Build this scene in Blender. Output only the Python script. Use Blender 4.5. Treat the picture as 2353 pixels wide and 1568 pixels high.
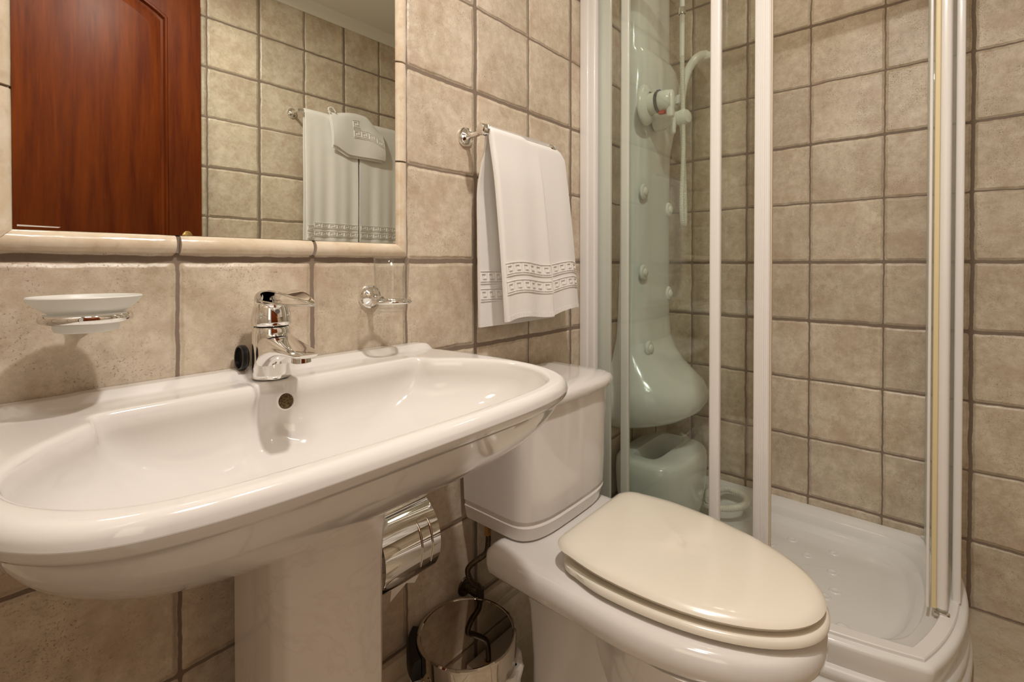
import bpy, bmesh, math, random
from mathutils import Vector, Matrix
random.seed(4)
R = math.radians
for o in list(bpy.data.objects): bpy.data.objects.remove(o)
scene = bpy.context.scene
COL = scene.collection

# ------------------------------------------------------------------ camera
# world: floor z=0, basin wall is the plane y=0, end wall is x=0, room lies at x<0, y<0
W, Hh = 2353, 1568
FPX, CX, CY, YAW, PITCH = 1104.51, 1176.0, 618.5, 0.85379, -0.00967
CAM = Vector((-1.9015, -0.8161, 0.9843))
cd = bpy.data.cameras.new('camera'); cam = bpy.data.objects.new('camera', cd); COL.objects.link(cam)
cd.sensor_width = 36.0; cd.sensor_fit = 'HORIZONTAL'; cd.lens = 36.0 * FPX / W
cd.shift_x = (W / 2 - CX) / W
cd.shift_y = -(Hh / 2 - CY) / W
cd.clip_start = 0.01
cam.location = CAM
fwd = Vector((math.sin(YAW) * math.cos(PITCH), math.cos(YAW) * math.cos(PITCH), math.sin(PITCH)))
rgt = Vector((math.cos(YAW), -math.sin(YAW), 0)); upv = rgt.cross(fwd)
M3 = Matrix((rgt, upv, -fwd)).transposed()
cam.rotation_euler = M3.to_euler()
scene.camera = cam

# ------------------------------------------------------------------ world, lights, exposure
wd = bpy.data.worlds.new('world'); scene.world = wd; wd.use_nodes = True
wd.node_tree.nodes['Background'].inputs[0].default_value = (1.0, 0.86, 0.70, 1)
wd.node_tree.nodes['Background'].inputs[1].default_value = 0.5
scene.view_settings.view_transform = 'Standard'
scene.view_settings.look = 'None'
scene.view_settings.gamma = 1.0
scene.view_settings.use_curve_mapping = False
scene.view_settings.exposure = -0.16
WARM = (1.0, 0.945, 0.88)

def lamp(name, kind, loc, energy, color=WARM, size=0.1, rot=(0, 0, 0), sy=None, spread=None):
    l = bpy.data.lights.new(name, kind); l.energy = energy; l.color = color
    if kind == 'AREA':
        l.size = size
        if sy: l.shape = 'RECTANGLE'; l.size_y = sy
        else: l.shape = 'DISK'
        if spread: l.spread = spread
    else: l.shadow_soft_size = size
    o = bpy.data.objects.new(name, l); COL.objects.link(o); o.location = loc; o.rotation_euler = rot
    return o
LIGHT_XY = (-1.47, -0.76)
lamp('downlight_light', 'AREA', (LIGHT_XY[0], LIGHT_XY[1], 2.182), 17.0, WARM, 0.075)
lamp('doorway_fill', 'AREA', (-2.55, -0.90, 1.40), 9.5, (1.0, 0.81, 0.58), 0.9, (0, R(-90), 0), 1.7)  # added area lamp in the hall, soft fill through the door opening
lamp('shower_downlight_light', 'AREA', (-0.36, -0.46, 2.182), 0.7, (1.0, 0.78, 0.54), 0.16)
lamp('entry_fill_light', 'AREA', (-1.83, -0.80, 2.17), 4.8, (1.0, 0.94, 0.86), 0.26)  # added unseen diffuser, soft fill to brighten the left of the basin wall

# ------------------------------------------------------------------ materials
MATS = {}
class NT:
    def __init__(s, name):
        m = bpy.data.materials.new(name); m.use_nodes = True
        s.m = m; s.t = m.node_tree; s.t.nodes.clear(); s.L = s.t.links
        s.out = s.n('ShaderNodeOutputMaterial')
    def n(s, ty, **kw):
        x = s.t.nodes.new(ty)
        for k, v in kw.items(): setattr(x, k, v)
        return x
    def link(s, a, b): s.L.new(a, b)
    def val(s, sock, v):
        if isinstance(v, bpy.types.NodeSocket): s.link(v, sock)
        else: sock.default_value = v
    def math(s, op, a, b=None, c=None):
        x = s.n('ShaderNodeMath', operation=op); s.val(x.inputs[0], a)
        if b is not None: s.val(x.inputs[1], b)
        if c is not None: s.val(x.inputs[2], c)
        return x.outputs[0]
    def noise(s, vec, scale, detail=3, rough=0.5, out=0, dist=0.0):
        x = s.n('ShaderNodeTexNoise'); s.link(vec, x.inputs['Vector']); x.inputs['Scale'].default_value = scale
        x.inputs['Detail'].default_value = detail; x.inputs['Roughness'].default_value = rough
        x.inputs['Distortion'].default_value = dist
        return x.outputs[out]
    def maprange(s, v, a, b, c=0, d=1, smooth=False):
        x = s.n('ShaderNodeMapRange'); x.interpolation_type = 'SMOOTHSTEP' if smooth else 'LINEAR'
        s.val(x.inputs[0], v)
        for i, q in enumerate((a, b, c, d)): s.val(x.inputs[i + 1], q)
        return x.outputs[0]
    def mix(s, f, a, b, mode='MIX'):
        x = s.n('ShaderNodeMix', data_type='RGBA', blend_type=mode); s.val(x.inputs[0], f)
        for i, q in ((6, a), (7, b)):
            if isinstance(q, tuple) and len(q) == 3: q = q + (1,)
            s.val(x.inputs[i], q)
        return x.outputs[2]
    def bump(s, h, strength, dist):
        x = s.n('ShaderNodeBump'); x.inputs['Strength'].default_value = strength; x.inputs['Distance'].default_value = dist
        s.link(h, x.inputs['Height']); return x.outputs[0]
    def coord(s, o='Object'): return s.n('ShaderNodeTexCoord').outputs[o]
    def pbr(s, base, rough=0.5, metal=0.0, normal=None, coat=0.0, coat_rough=0.05, sheen=0.0, ior=1.45, trans=0.0, sss=0.0):
        p = s.n('ShaderNodeBsdfPrincipled')
        if isinstance(base, tuple): base = base[:3] + (1,)
        s.val(p.inputs['Base Color'], base); s.val(p.inputs['Roughness'], rough); s.val(p.inputs['Metallic'], metal)
        if normal is not None: s.link(normal, p.inputs['Normal'])
        p.inputs['Coat Weight'].default_value = coat; p.inputs['Coat Roughness'].default_value = coat_rough
        p.inputs['Sheen Weight'].default_value = sheen; p.inputs['IOR'].default_value = ior
        p.inputs['Transmission Weight'].default_value = trans
        if sss:
            p.inputs['Subsurface Weight'].default_value = sss; p.inputs['Subsurface Radius'].default_value = (0.02, 0.015, 0.01)
            p.inputs['Subsurface Scale'].default_value = 0.3
        s.link(p.outputs[0], s.out.inputs[0]); return p

def simple(name, col, rough=0.5, metal=0.0, **kw):
    t = NT(name); t.pbr(col, rough, metal, **kw); MATS[name] = t.m; return t.m

def tile_mat(name, ui, vi, u0, v0, size=0.2, wbase=0.0018, wvar=0.0030, cA=(0.47, 0.375, 0.265), cB=(0.73, 0.635, 0.505), grout=(0.20, 0.150, 0.112), vsize=None):
    """hand-made square tiles with wavy grout; ui, vi pick the object axes"""
    vsize = vsize or size
    t = NT(name); co = t.coord(); sep = t.n('ShaderNodeSeparateXYZ'); t.link(co, sep.inputs[0])
    nz = t.noise(co, 14, 2, 0.5, out=1); ns = t.n('ShaderNodeSeparateColor'); t.link(nz, ns.inputs[0])
    nz2 = t.noise(co, 55, 2, 0.5, out=1); ns2 = t.n('ShaderNodeSeparateColor'); t.link(nz2, ns2.inputs[0])
    ds = []; cells = []
    for k, (ax, o, sz) in enumerate(((ui, u0, size), (vi, v0, vsize))):
        c = t.math('SUBTRACT', sep.outputs[ax], o)
        w1 = t.math('MULTIPLY', t.math('SUBTRACT', ns.outputs[k], 0.5), 0.0075)
        w2 = t.math('MULTIPLY', t.math('SUBTRACT', ns2.outputs[k], 0.5), 0.0030)
        cw = t.math('DIVIDE', t.math('ADD', c, t.math('ADD', w1, w2)), sz)
        cells.append(t.math('FLOOR', cw))
        line = t.math('ROUND', cw)
        wn = t.n('ShaderNodeTexWhiteNoise', noise_dimensions='1D'); t.link(t.math('ADD', line, 17.3 + k * 31), wn.inputs['W'])
        d = t.math('MULTIPLY', t.math('ABSOLUTE', t.math('SUBTRACT', cw, line)), sz)
        hw = t.math('ADD', wbase, t.math('MULTIPLY', wn.outputs[0], wvar))
        ds.append(t.math('SUBTRACT', d, hw))
    dmin = t.math('SMOOTH_MIN', ds[0], ds[1], 0.008)
    mask = t.maprange(dmin, -0.0002, 0.0012, smooth=True)
    edge = t.maprange(dmin, 0.0, 0.0075, smooth=True)
    cv = t.n('ShaderNodeCombineXYZ'); t.link(cells[0], cv.inputs[0]); t.link(cells[1], cv.inputs[1])
    wt = t.n('ShaderNodeTexWhiteNoise', noise_dimensions='3D'); t.link(cv.outputs[0], wt.inputs['Vector'])
    big = t.noise(co, 6, 6, 0.65, dist=0.4); mid = t.noise(co, 42, 6, 0.75)
    f = t.math('ADD', t.math('MULTIPLY', big, 0.5), t.math('MULTIPLY', mid, 0.5))
    col = t.mix(t.maprange(f, 0.37, 0.60), cA, cB)
    pink = t.maprange(t.noise(co, 11, 4, 0.65), 0.50, 0.66, 0, 0.55)
    col = t.mix(pink, col, (0.50, 0.36, 0.265))
    # pits
    pit = t.maprange(t.noise(co, 300, 3, 0.7), 0.57, 0.66)
    zone = t.maprange(t.noise(co, 15, 5, 0.7), 0.44, 0.60)
    pits = t.math('MULTIPLY', pit, zone)
    col = t.mix(t.math('MULTIPLY', pits, 0.72), col, (0.26, 0.165, 0.09))
    scuff = t.math('MULTIPLY', t.maprange(t.noise(co, 95, 6, 0.8, dist=0.5), 0.53, 0.66), t.maprange(t.noise(co, 10, 4, 0.7), 0.44, 0.58))
    col = t.mix(t.math('MULTIPLY', scuff, 0.55), col, (0.36, 0.255, 0.16))
    # per-tile brightness and the darker edge of the glaze
    pb = t.maprange(wt.outputs[0], 0, 1, 0.90, 1.05)
    hs = t.n('ShaderNodeHueSaturation'); t.link(col, hs.inputs['Color']); t.link(pb, hs.inputs['Value']); col = hs.outputs[0]
    g = t.mix(t.noise(co, 90, 3, 0.6), grout, tuple(c * 1.25 for c in grout))
    base = t.mix(mask, g, col)
    und = t.math('MULTIPLY', t.noise(co, 24, 6, 0.7), 0.40)
    hgt = t.math('SUBTRACT', t.math('ADD', edge, und), t.math('MULTIPLY', pits, 0.12))
    rough = t.maprange(mask, 0, 1, 0.75, 0.36)
    t.pbr(base, rough, 0, t.bump(hgt, 0.75, 0.0042), ior=1.45)
    MATS[name] = t.m; return t.m

tile_mat('tile_basin_wall', 0, 2, -1.2973, 0.9913)
tile_mat('tile_end_wall', 1, 2, -0.1047, 0.9913, wvar=0.0030)
tile_mat('tile_far_wall', 0, 2, -1.2460, 0.9770)
tile_mat('tile_left_wall', 1, 2, -0.1047, 0.9913)
tile_mat('tile_floor', 0, 1, -0.40, -0.70, size=0.40, cA=(0.46, 0.38, 0.27), cB=(0.62, 0.53, 0.41))

def listello_mat():
    t = NT('listello'); co = t.coord()
    f = t.noise(co, 28, 5, 0.6, dist=0.6)
    col = t.mix(t.maprange(f, 0.35, 0.68), (0.66, 0.53, 0.38), (0.76, 0.66, 0.52))
    col = t.mix(t.maprange(t.noise(co, 60, 3), 0.58, 0.75, 0, 0.5), col, (0.50, 0.37, 0.25))
    t.pbr(col, 0.18, 0, t.bump(t.noise(co, 30, 3), 0.35, 0.004), coat=0.4); MATS['listello'] = t.m
listello_mat()
def ceramic_mat(name, col, rough=0.10, b=0.04):
    t = NT(name); co = t.coord()
    t.pbr(col, rough, 0, t.bump(t.noise(co, 12, 2), b, 0.004), coat=0.5, coat_rough=0.03, ior=1.5); MATS[name] = t.m
ceramic_mat('ceramic', (0.735, 0.70, 0.665))
ceramic_mat('ceramic_toilet', (0.75, 0.71, 0.675))
ceramic_mat('seat_plastic', (0.80, 0.735, 0.625), 0.22, 0.02)
ceramic_mat('acrylic', (0.80, 0.785, 0.76), 0.16)
def marble_pedestal():
    t = NT('pedestal_glaze'); co = t.coord()
    v = t.maprange(t.math('ABSOLUTE', t.math('SUBTRACT', t.noise(co, 4, 6, 0.6, dist=0.8), 0.5)), 0.0, 0.02, 0.35, 0)
    t.pbr(t.mix(v, (0.83, 0.77, 0.72), (0.70, 0.62, 0.57)), 0.1, 0, coat=0.5, ior=1.5); MATS['pedestal_glaze'] = t.m
marble_pedestal()
simple('chrome', (0.86, 0.85, 0.83), 0.045, 1.0)
simple('steel', (0.70, 0.66, 0.60), 0.09, 1.0)
simple('bin_mirror', (0.60, 0.55, 0.49), 0.02, 1.0)
simple('seal_tan', (0.66, 0.56, 0.44), 0.4)
simple('brass', (0.75, 0.50, 0.20), 0.25, 1.0)
simple('black_rubber', (0.012, 0.010, 0.009), 0.32)
simple('black_plastic', (0.010, 0.009, 0.008), 0.45)
simple('white_lacquer', (0.79, 0.76, 0.73), 0.28, coat=0.2)
simple('seal_yellow', (0.72, 0.60, 0.35), 0.4)
simple('seal_grey', (0.34, 0.34, 0.29), 0.35)
simple('panel_plastic', (0.80, 0.815, 0.80), 0.14, coat=0.3)
simple('white_plastic', (0.84, 0.85, 0.81), 0.2)
simple('red_plastic', (0.62, 0.03, 0.02), 0.35)
simple('blue_plastic', (0.03, 0.09, 0.26), 0.35)
simple('dark_grey', (0.09, 0.085, 0.075), 0.5)
simple('ceiling_paint', (0.80, 0.78, 0.72), 0.6)
simple('paper', (0.84, 0.80, 0.74), 0.9)
simple('bag_plastic', (0.80, 0.77, 0.73), 0.35)
simple('grey_dot', (0.23, 0.21, 0.19), 0.4)
simple('lamp_trim', (0.8, 0.8, 0.78), 0.3, 1.0)
simple('silvering', (0.66, 0.62, 0.56), 0.7)
simple('tray_line', (0.40, 0.36, 0.30), 0.7)
def mirror_mat():
    t = NT('mirror_glass'); co = t.coord()
    t.pbr((0.755, 0.775, 0.71), 0.004, 1.0); MATS['mirror_glass'] = t.m
mirror_mat()
def overflow_mat():
    t = NT('overflow_mesh'); co = t.coord()
    t.pbr(t.mix(t.maprange(t.noise(co, 500, 3), 0.4, 0.6), (0.05, 0.030, 0.012), (0.17, 0.11, 0.05)), 0.4, 0.5); MATS['overflow_mesh'] = t.m
overflow_mat()
def towel_mat():
    t = NT('terry'); co = t.coord()
    h = t.math('ADD', t.noise(co, 1300, 3, 0.7), t.math('MULTIPLY', t.noise(co, 160, 4, 0.6), 0.8))
    t.pbr((0.86, 0.83, 0.795), 0.95, 0, t.bump(h, 0.40, 0.0020), sheen=0.35); MATS['terry'] = t.m
    t = NT('terry_band'); co = t.coord()
    t.pbr((0.87, 0.84, 0.80), 0.85, 0, t.bump(t.noise(co, 900, 2, 0.6), 0.3, 0.001), sheen=0.2); MATS['terry_band'] = t.m
towel_mat()
def wood_mat():
    t = NT('mahogany'); co = t.coord(); mp = t.n('ShaderNodeMapping'); t.link(co, mp.inputs[0])
    mp.inputs['Scale'].default_value = (1, 1, 0.07); v = mp.outputs[0]
    n1 = t.noise(v, 26, 6, 0.65, dist=0.5); n2 = t.noise(v, 150, 3, 0.6)
    f = t.math('ADD', t.math('MULTIPLY', n1, 0.75), t.math('MULTIPLY', n2, 0.25))
    col = t.mix(t.maprange(f, 0.35, 0.66), (0.070, 0.0095, 0.0008), (0.150, 0.029, 0.002))
    p_ = t.pbr(col, 0.42, 0, None, ior=1.25); MATS['mahogany'] = t.m
wood_mat()
def glass_mat(name, tint, refl=1.0):
    """clear pane: straight-through tint plus Schlick reflection, same from both faces"""
    t = NT(name)
    geo = t.n('ShaderNodeNewGeometry'); vm = t.n('ShaderNodeVectorMath', operation='DOT_PRODUCT')
    t.link(geo.outputs['Incoming'], vm.inputs[0]); t.link(geo.outputs['Normal'], vm.inputs[1])
    c = t.math('ABSOLUTE', vm.outputs['Value']); k = t.math('POWER', t.math('SUBTRACT', 1.0, c), 5.0)
    f = t.math('MULTIPLY', t.math('ADD', 0.04, t.math('MULTIPLY', k, 0.96)), refl)
    tr = t.n('ShaderNodeBsdfTransparent'); tr.inputs[0].default_value = tint + (1,)
    gl = t.n('ShaderNodeBsdfGlossy'); gl.inputs['Roughness'].default_value = 0.0
    mx = t.n('ShaderNodeMixShader'); t.link(f, mx.inputs[0]); t.link(tr.outputs[0], mx.inputs[1]); t.link(gl.outputs[0], mx.inputs[2])
    t.link(mx.outputs[0], t.out.inputs[0]); MATS[name] = t.m
glass_mat('shower_glass', (0.948, 0.966, 0.945))
glass_mat('clear_glass', (0.988, 0.99, 0.985), 1.0)
def frosted():
    t = NT('frosted_glass')
    p = t.n('ShaderNodeBsdfPrincipled'); p.inputs['Base Color'].default_value = (0.86, 0.85, 0.81, 1); p.inputs['Roughness'].default_value = 0.35
    tl = t.n('ShaderNodeBsdfTranslucent'); tl.inputs[0].default_value = (0.86, 0.86, 0.82, 1)
    tr = t.n('ShaderNodeBsdfTransparent'); tr.inputs[0].default_value = (0.92, 0.92, 0.9, 1)
    m1 = t.n('ShaderNodeMixShader'); m1.inputs[0].default_value = 0.30; t.link(p.outputs[0], m1.inputs[1]); t.link(tl.outputs[0], m1.inputs[2])
    m2 = t.n('ShaderNodeMixShader'); m2.inputs[0].default_value = 0.05; t.link(m1.outputs[0], m2.inputs[1]); t.link(tr.outputs[0], m2.inputs[2])
    t.link(m2.outputs[0], t.out.inputs[0]); MATS['frosted_glass'] = t.m
frosted()
def corrugated():
    t = NT('corrugated_hose'); t.pbr((0.78, 0.76, 0.69), 0.35); MATS['corrugated_hose'] = t.m
    t = NT('braided_hose'); co = t.coord()
    t.pbr(t.mix(t.maprange(t.noise(co, 700, 2), 0.4, 0.6), (0.025, 0.015, 0.008), (0.10, 0.065, 0.035)), 0.4, 0.6); MATS['braided_hose'] = t.m
corrugated()
def emis(name, col, s):
    t = NT(name); e = t.n('ShaderNodeEmission'); e.inputs[0].default_value = col + (1,); e.inputs[1].default_value = s
    t.link(e.outputs[0], t.out.inputs[0]); MATS[name] = t.m
emis('lamp_glow', WARM, 6.0)

# ------------------------------------------------------------------ mesh helpers
class MB:
    def __init__(s): s.v = []; s.f = []
    def add(s, vs, fs):
        o = len(s.v); s.v += [tuple(p) for p in vs]; s.f += [tuple(i + o for i in q) for q in fs]; return s
    def loft(s, rings, closed=True, cap0=False, cap1=False, wrap=False):
        n = len(rings[0]); vs = [p for r in rings for p in r]; fs = []
        m = len(rings)
        for i in range(m if wrap else m - 1):
            a, b = i * n, ((i + 1) % m) * n
            for j in range(n if closed else n - 1):
                k = (j + 1) % n; fs.append((a + j, a + k, b + k, b + j))
        if cap0: fs.append(tuple(reversed(range(n))))
        if cap1: fs.append(tuple(range((m - 1) * n, m * n)))
        return s.add(vs, fs)
    def box(s, x0, x1, y0, y1, z0, z1, bev=0.0, seg=2, rot=None, about=None):
        bm = bmesh.new(); bmesh.ops.create_cube(bm, size=1)
        for v in bm.verts:
            v.co = Vector((x0 + (v.co.x + .5) * (x1 - x0), y0 + (v.co.y + .5) * (y1 - y0), z0 + (v.co.z + .5) * (z1 - z0)))
        if bev: bmesh.ops.bevel(bm, geom=bm.edges[:], offset=bev, segments=seg, profile=0.5, affect='EDGES')
        if rot:
            c = Vector(about or ((x0 + x1) / 2, (y0 + y1) / 2, (z0 + z1) / 2))
            for v in bm.verts: v.co = c + rot @ (v.co - c)
        bm.verts.index_update()
        s.add([v.co[:] for v in bm.verts], [[v.index for v in f.verts] for f in bm.faces]); bm.free(); return s
    def tube(s, path, r, n=12, closed=False, smooth=0, cap=True, rz=None):
        P = [Vector(p) for p in path]
        if smooth: P = catmull(P, smooth, closed)
        m = len(P); rings = []; prev = None
        for i in range(m):
            a = P[(i - 1) % m] if (closed or i > 0) else P[0]
            b = P[(i + 1) % m] if (closed or i < m - 1) else P[-1]
            t = (b - a).normalized()
            if prev is None:
                u = t.orthogonal().normalized()
                if abs(t.z) < 0.9: u = (Vector((0, 0, 1)) - t * t.z).normalized()
            else: u = (prev - t * prev.dot(t)).normalized()
            prev = u; w = t.cross(u)
            rr = r(i / max(1, m - 1)) if callable(r) else r
            r2 = rr * (rz or 1)
            rings.append([P[i] + u * (math.cos(2 * math.pi * k / n) * r2) + w * (math.sin(2 * math.pi * k / n) * rr) for k in range(n)])
        return s.loft(rings, True, cap and not closed, cap and not closed, closed)
    def lathe(s, prof, c=(0, 0, 0), axis=(0, 0, 1), n=40, sx=1, sy=1, cap=False):
        ax = Vector(axis).normalized()
        q = Vector((0, 0, 1)).rotation_difference(ax); c = Vector(c)
        rings = [[c + q @ Vector((r * sx * math.cos(2 * math.pi * k / n), r * sy * math.sin(2 * math.pi * k / n), z)) for k in range(n)] for r, z in prof]
        return s.loft(rings, True, cap, cap)
    def build(s, name, mat, parent=None, sharp=40):
        me = bpy.data.meshes.new(name); o = bpy.data.objects.new(name, me); COL.objects.link(o)
        off = Vector((0, 0, 0)); p = parent
        while p is not None:
            off += p.location; p = p.parent
        me.from_pydata([(Vector(v) - off)[:] for v in s.v], [], s.f); me.update()
        bm = bmesh.new(); bm.from_mesh(me); bmesh.ops.remove_doubles(bm, verts=bm.verts, dist=1e-6)
        bmesh.ops.recalc_face_normals(bm, faces=bm.faces); bm.to_mesh(me); bm.free()
        for q in me.polygons: q.use_smooth = True
        if sharp: me.set_sharp_from_angle(angle=R(sharp))
        if mat: me.materials.append(MATS[mat])
        if parent: o.parent = parent
        return o

def catmull(P, k, closed=False):
    out = []; m = len(P)
    for i in range(m if closed else m - 1):
        if closed: a, b, c, d = P[(i - 1) % m], P[i], P[(i + 1) % m], P[(i + 2) % m]
        else: a, b, c, d = P[max(0, i - 1)], P[i], P[i + 1], P[min(m - 1, i + 2)]
        for j in range(k):
            t = j / k
            out.append(0.5 * ((2 * b) + (c - a) * t + (2 * a - 5 * b + 4 * c - d) * t * t + (3 * b - a - 3 * c + d) * t ** 3))
    if not closed: out.append(P[-1])
    return out

def sstep(a, b, x):
    t = min(1, max(0, (x - a) / (b - a))); return t * t * (3 - 2 * t)
def lerp(a, b, t): return a + (b - a) * t
def interp(tab, x):
    if x <= tab[0][0]: return tab[0][1]
    for (a, p), (b, q) in zip(tab, tab[1:]):
        if x <= b:
            t = (x - a) / (b - a); t = t * t * (3 - 2 * t) if False else t
            return p + (q - p) * t
    return tab[-1][1]
def thing(name, label, cat, loc=(0, 0, 0), group=None):
    o = bpy.data.objects.new(name, None); COL.objects.link(o); o.location = loc; o.empty_display_size = 0.05
    o['label'] = label; o['category'] = cat
    if group: o['group'] = group
    return o
def tag(o, label, cat, group=None):
    o['label'] = label; o['category'] = cat
    if group: o['group'] = group
    return o
def struct(o): o['kind'] = 'structure'; return o

# ------------------------------------------------------------------ room shell
XL, YD, ZC = -2.06, -1.39, 2.20        # left wall, far wall, ceiling
T = 0.08
struct(MB().box(XL - T, T, 0.0, T, 0.0, ZC + T).build('wall_basin', 'tile_basin_wall'))
struct(MB().box(0.0, T, YD - T, 0.0, 0.0, ZC + T).build('wall_end', 'tile_end_wall'))
struct(MB().box(XL - T, T, YD - T, YD, 0.0, ZC + T).build('wall_far', 'tile_far_wall'))
lw = MB(); DY0, DY1, DZ = -1.36, -0.62, 2.03
lw.box(XL - T, XL, DY1, 0.0, 0.0, ZC + T); lw.box(XL - T, XL, YD, DY0, 0.0, ZC + T); lw.box(XL - T, XL, DY0, DY1, DZ, ZC + T)
struct(lw.build('wall_left', 'tile_left_wall'))
struct(MB().box(XL - T, T, YD - T, T, -0.06, 0.0).build('floor', 'tile_floor'))
struct(MB().box(XL - T, T, YD - T, T, ZC, ZC + T).build('ceiling', 'ceiling_paint'))
cv = MB()
def cove(p0, p1, nrm):
    prof = [(0.0, -0.045), (0.004, -0.045), (0.008, -0.036), (0.018, -0.020), (0.034, -0.009), (0.044, -0.005), (0.044, 0.0), (0.0, 0.0)]
    cv.loft([[(p[0] + nrm[0] * d, p[1] + nrm[1] * d, ZC + z) for d, z in prof] for p in (p0, p1)], True, True, True)
cove((XL, 0), (0, 0), (0, -1)); cove((XL, YD), (0, YD), (0, 1)); cove((0, YD), (0, 0), (-1, 0)); cove((XL, YD), (XL, 0), (1, 0))
struct(cv.build('trim_1', 'ceiling_paint'))
# door casing in the left wall
dc = MB()
for y in (DY0, DY1): dc.box(XL - T - .01, XL + .012, y - .012, y + .012, 0, DZ + .03, .004)
dc.box(XL - T - .01, XL + .012, DY0 - .012, DY1 + .012, DZ, DZ + .05, .004)
struct(dc.build('trim_2', 'mahogany'))
# ribbed skirting under the basin wall
sk = MB(); prof = [(0, .188), (.012, .188), (.017, .180), (.019, .168), (.017, .157), (.010, .152), (.010, .149), (.014, .146), (.015, .137), (.013, .130), (.008, .127), (.008, .123), (.011, .119), (.012, .09), (.012, 0), (0, 0)]
sk.loft([[(x, -d, z) for d, z in prof] for x in (XL, -0.70)], True, True, True)
struct(sk.build('baseboard_basin', 'listello'))

# ceiling downlights (above the frame); the wide entry one is an added fill
for i, (x, y, r, lab) in enumerate(((LIGHT_XY[0], LIGHT_XY[1], 0.038, 'small round ceiling downlight in the middle of the room'), (-0.36, -0.46, 0.08, 'round ceiling downlight above the shower tray'), (-1.83, -0.80, 0.13, 'wide flat ceiling lamp added as unseen fill just inside the doorway'))):
    t = thing('ceiling_downlight', lab, 'ceiling light', (x, y, ZC), 'ceiling downlights')
    MB().lathe([(r, -.016), (r + .004, -.018), (r + .016, -.012), (r + .018, 0), (r, 0), (r, -.016)], (x, y, ZC), n=40).build('trim_ring', 'lamp_trim', t)
    MB().lathe([(0.0001, -.009), (r, -.009)], (x, y, ZC), n=32).build('lens', 'lamp_glow', t)

# ------------------------------------------------------------------ mirror and its moulded frame
MX0, MX1, MZ0, MZ1 = -1.861, -1.3265, 1.026, 1.86
mt = thing('wall_mirror', 'large frameless mirror inside a cream tile border above the basin', 'mirror', ((MX0 + MX1) / 2, -0.004, MZ0))
MB().box(MX0, MX1, -0.0045, -0.0005, MZ0, MZ1).build('mirror_pane', 'mirror_glass', mt)
MB().add([(-1.8575, -.0047, 1.0295), (-1.822, -.0047, 1.0292), (-1.8195, -.0047, 1.0305), (-1.8575, -.0047, 1.0315)], [(0, 1, 2, 3)]).build('worn_silvering', 'silvering', mt)
fr = thing('mirror_border', 'cream glazed half round tile border framing the wall mirror', 'tile border', (-1.594, 0, 0.996))
def bead(a, b, m0, m1, inx, inz):
    """moulded bar between a and b on the wall; m0, m1: mitre slopes; inward direction (inx, inz)"""
    Wd, prof = 0.0265, [(0, 0), (0.001, .0065), (.0040, .0105), (.0085, .0130), (.0135, .0138), (.0190, .0122), (.0235, .0085), (.0265, .0035), (.0265, 0)]
    A, B = Vector((a[0], 0, a[1])), Vector((b[0], 0, b[1])); d = (B - A).normalized(); n = Vector((inx, 0, inz))
    L = (B - A).length; rings = []
    steps = 8
    for i in range(steps + 1):
        f = i / steps; ring = []
        for w, h in prof:
            s0 = m0 * w; s1 = L - m1 * w; s = s0 + (s1 - s0) * f
            e = 0.0012 if i in (0, steps) and not (m0 if i == 0 else m1) else 0.0
            wob = 0.0006 * math.sin(37 * (A + d * s).length * 3 + w * 90) if 0 < w < Wd else 0
            ring.append(A + d * s + n * w + Vector((0, -(max(0, h - e) + wob), 0)))
        rings.append(ring)
    return MB().loft(rings, False, True, True)
FX0, FX1, FZ0, FZ1 = MX0 - 0.0265, MX1 + 0.0265, MZ0 - 0.0265, MZ1 + 0.0265
G = 0.003
cuts = [FX0, -1.697, -1.497, FX1]
for i in range(3):
    bead((cuts[i] + (G if i else 0), FZ0), (cuts[i + 1] - (G if i < 2 else 0), FZ0), 1 if i == 0 else 0, 1 if i == 2 else 0, 0, 1).build('border_tile', 'listello', fr)
    bead((cuts[i] + (G if i else 0), FZ1), (cuts[i + 1] - (G if i < 2 else 0), FZ1), 1 if i == 0 else 0, 1 if i == 2 else 0, 0, -1).build('border_tile', 'listello', fr)
zc = [FZ0, 1.1913, 1.3913, 1.5913, 1.7913, FZ1]
for i in range(5):
    for x, inx in ((FX0, 1), (FX1, -1)):
        bead((x, zc[i] + (0.0018 if i else 0)), (x, zc[i + 1] - (0.0018 if i < 4 else 0)), 1 if i == 0 else 0, 1 if i == 4 else 0, inx, 0).build('border_tile', 'listello', fr)
simple('grout_plain', (0.25, 0.20, 0.165), 0.8)
gb = MB(); gb.box(FX0 + .002, FX1 - .002, -.0040, 0, FZ0 + .001, MZ0 - .002); gb.box(FX0 + .002, FX1 - .002, -.0040, 0, MZ1 + .002, FZ1 - .001)
gb.box(FX0 + .001, MX0 - .002, -.0040, 0, FZ0 + .001, FZ1 - .001); gb.box(MX1 + .002, FX1 - .001, -.0040, 0, FZ0 + .001, FZ1 - .001)
gb.build('grout_bed', 'grout_plain', fr)

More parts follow.
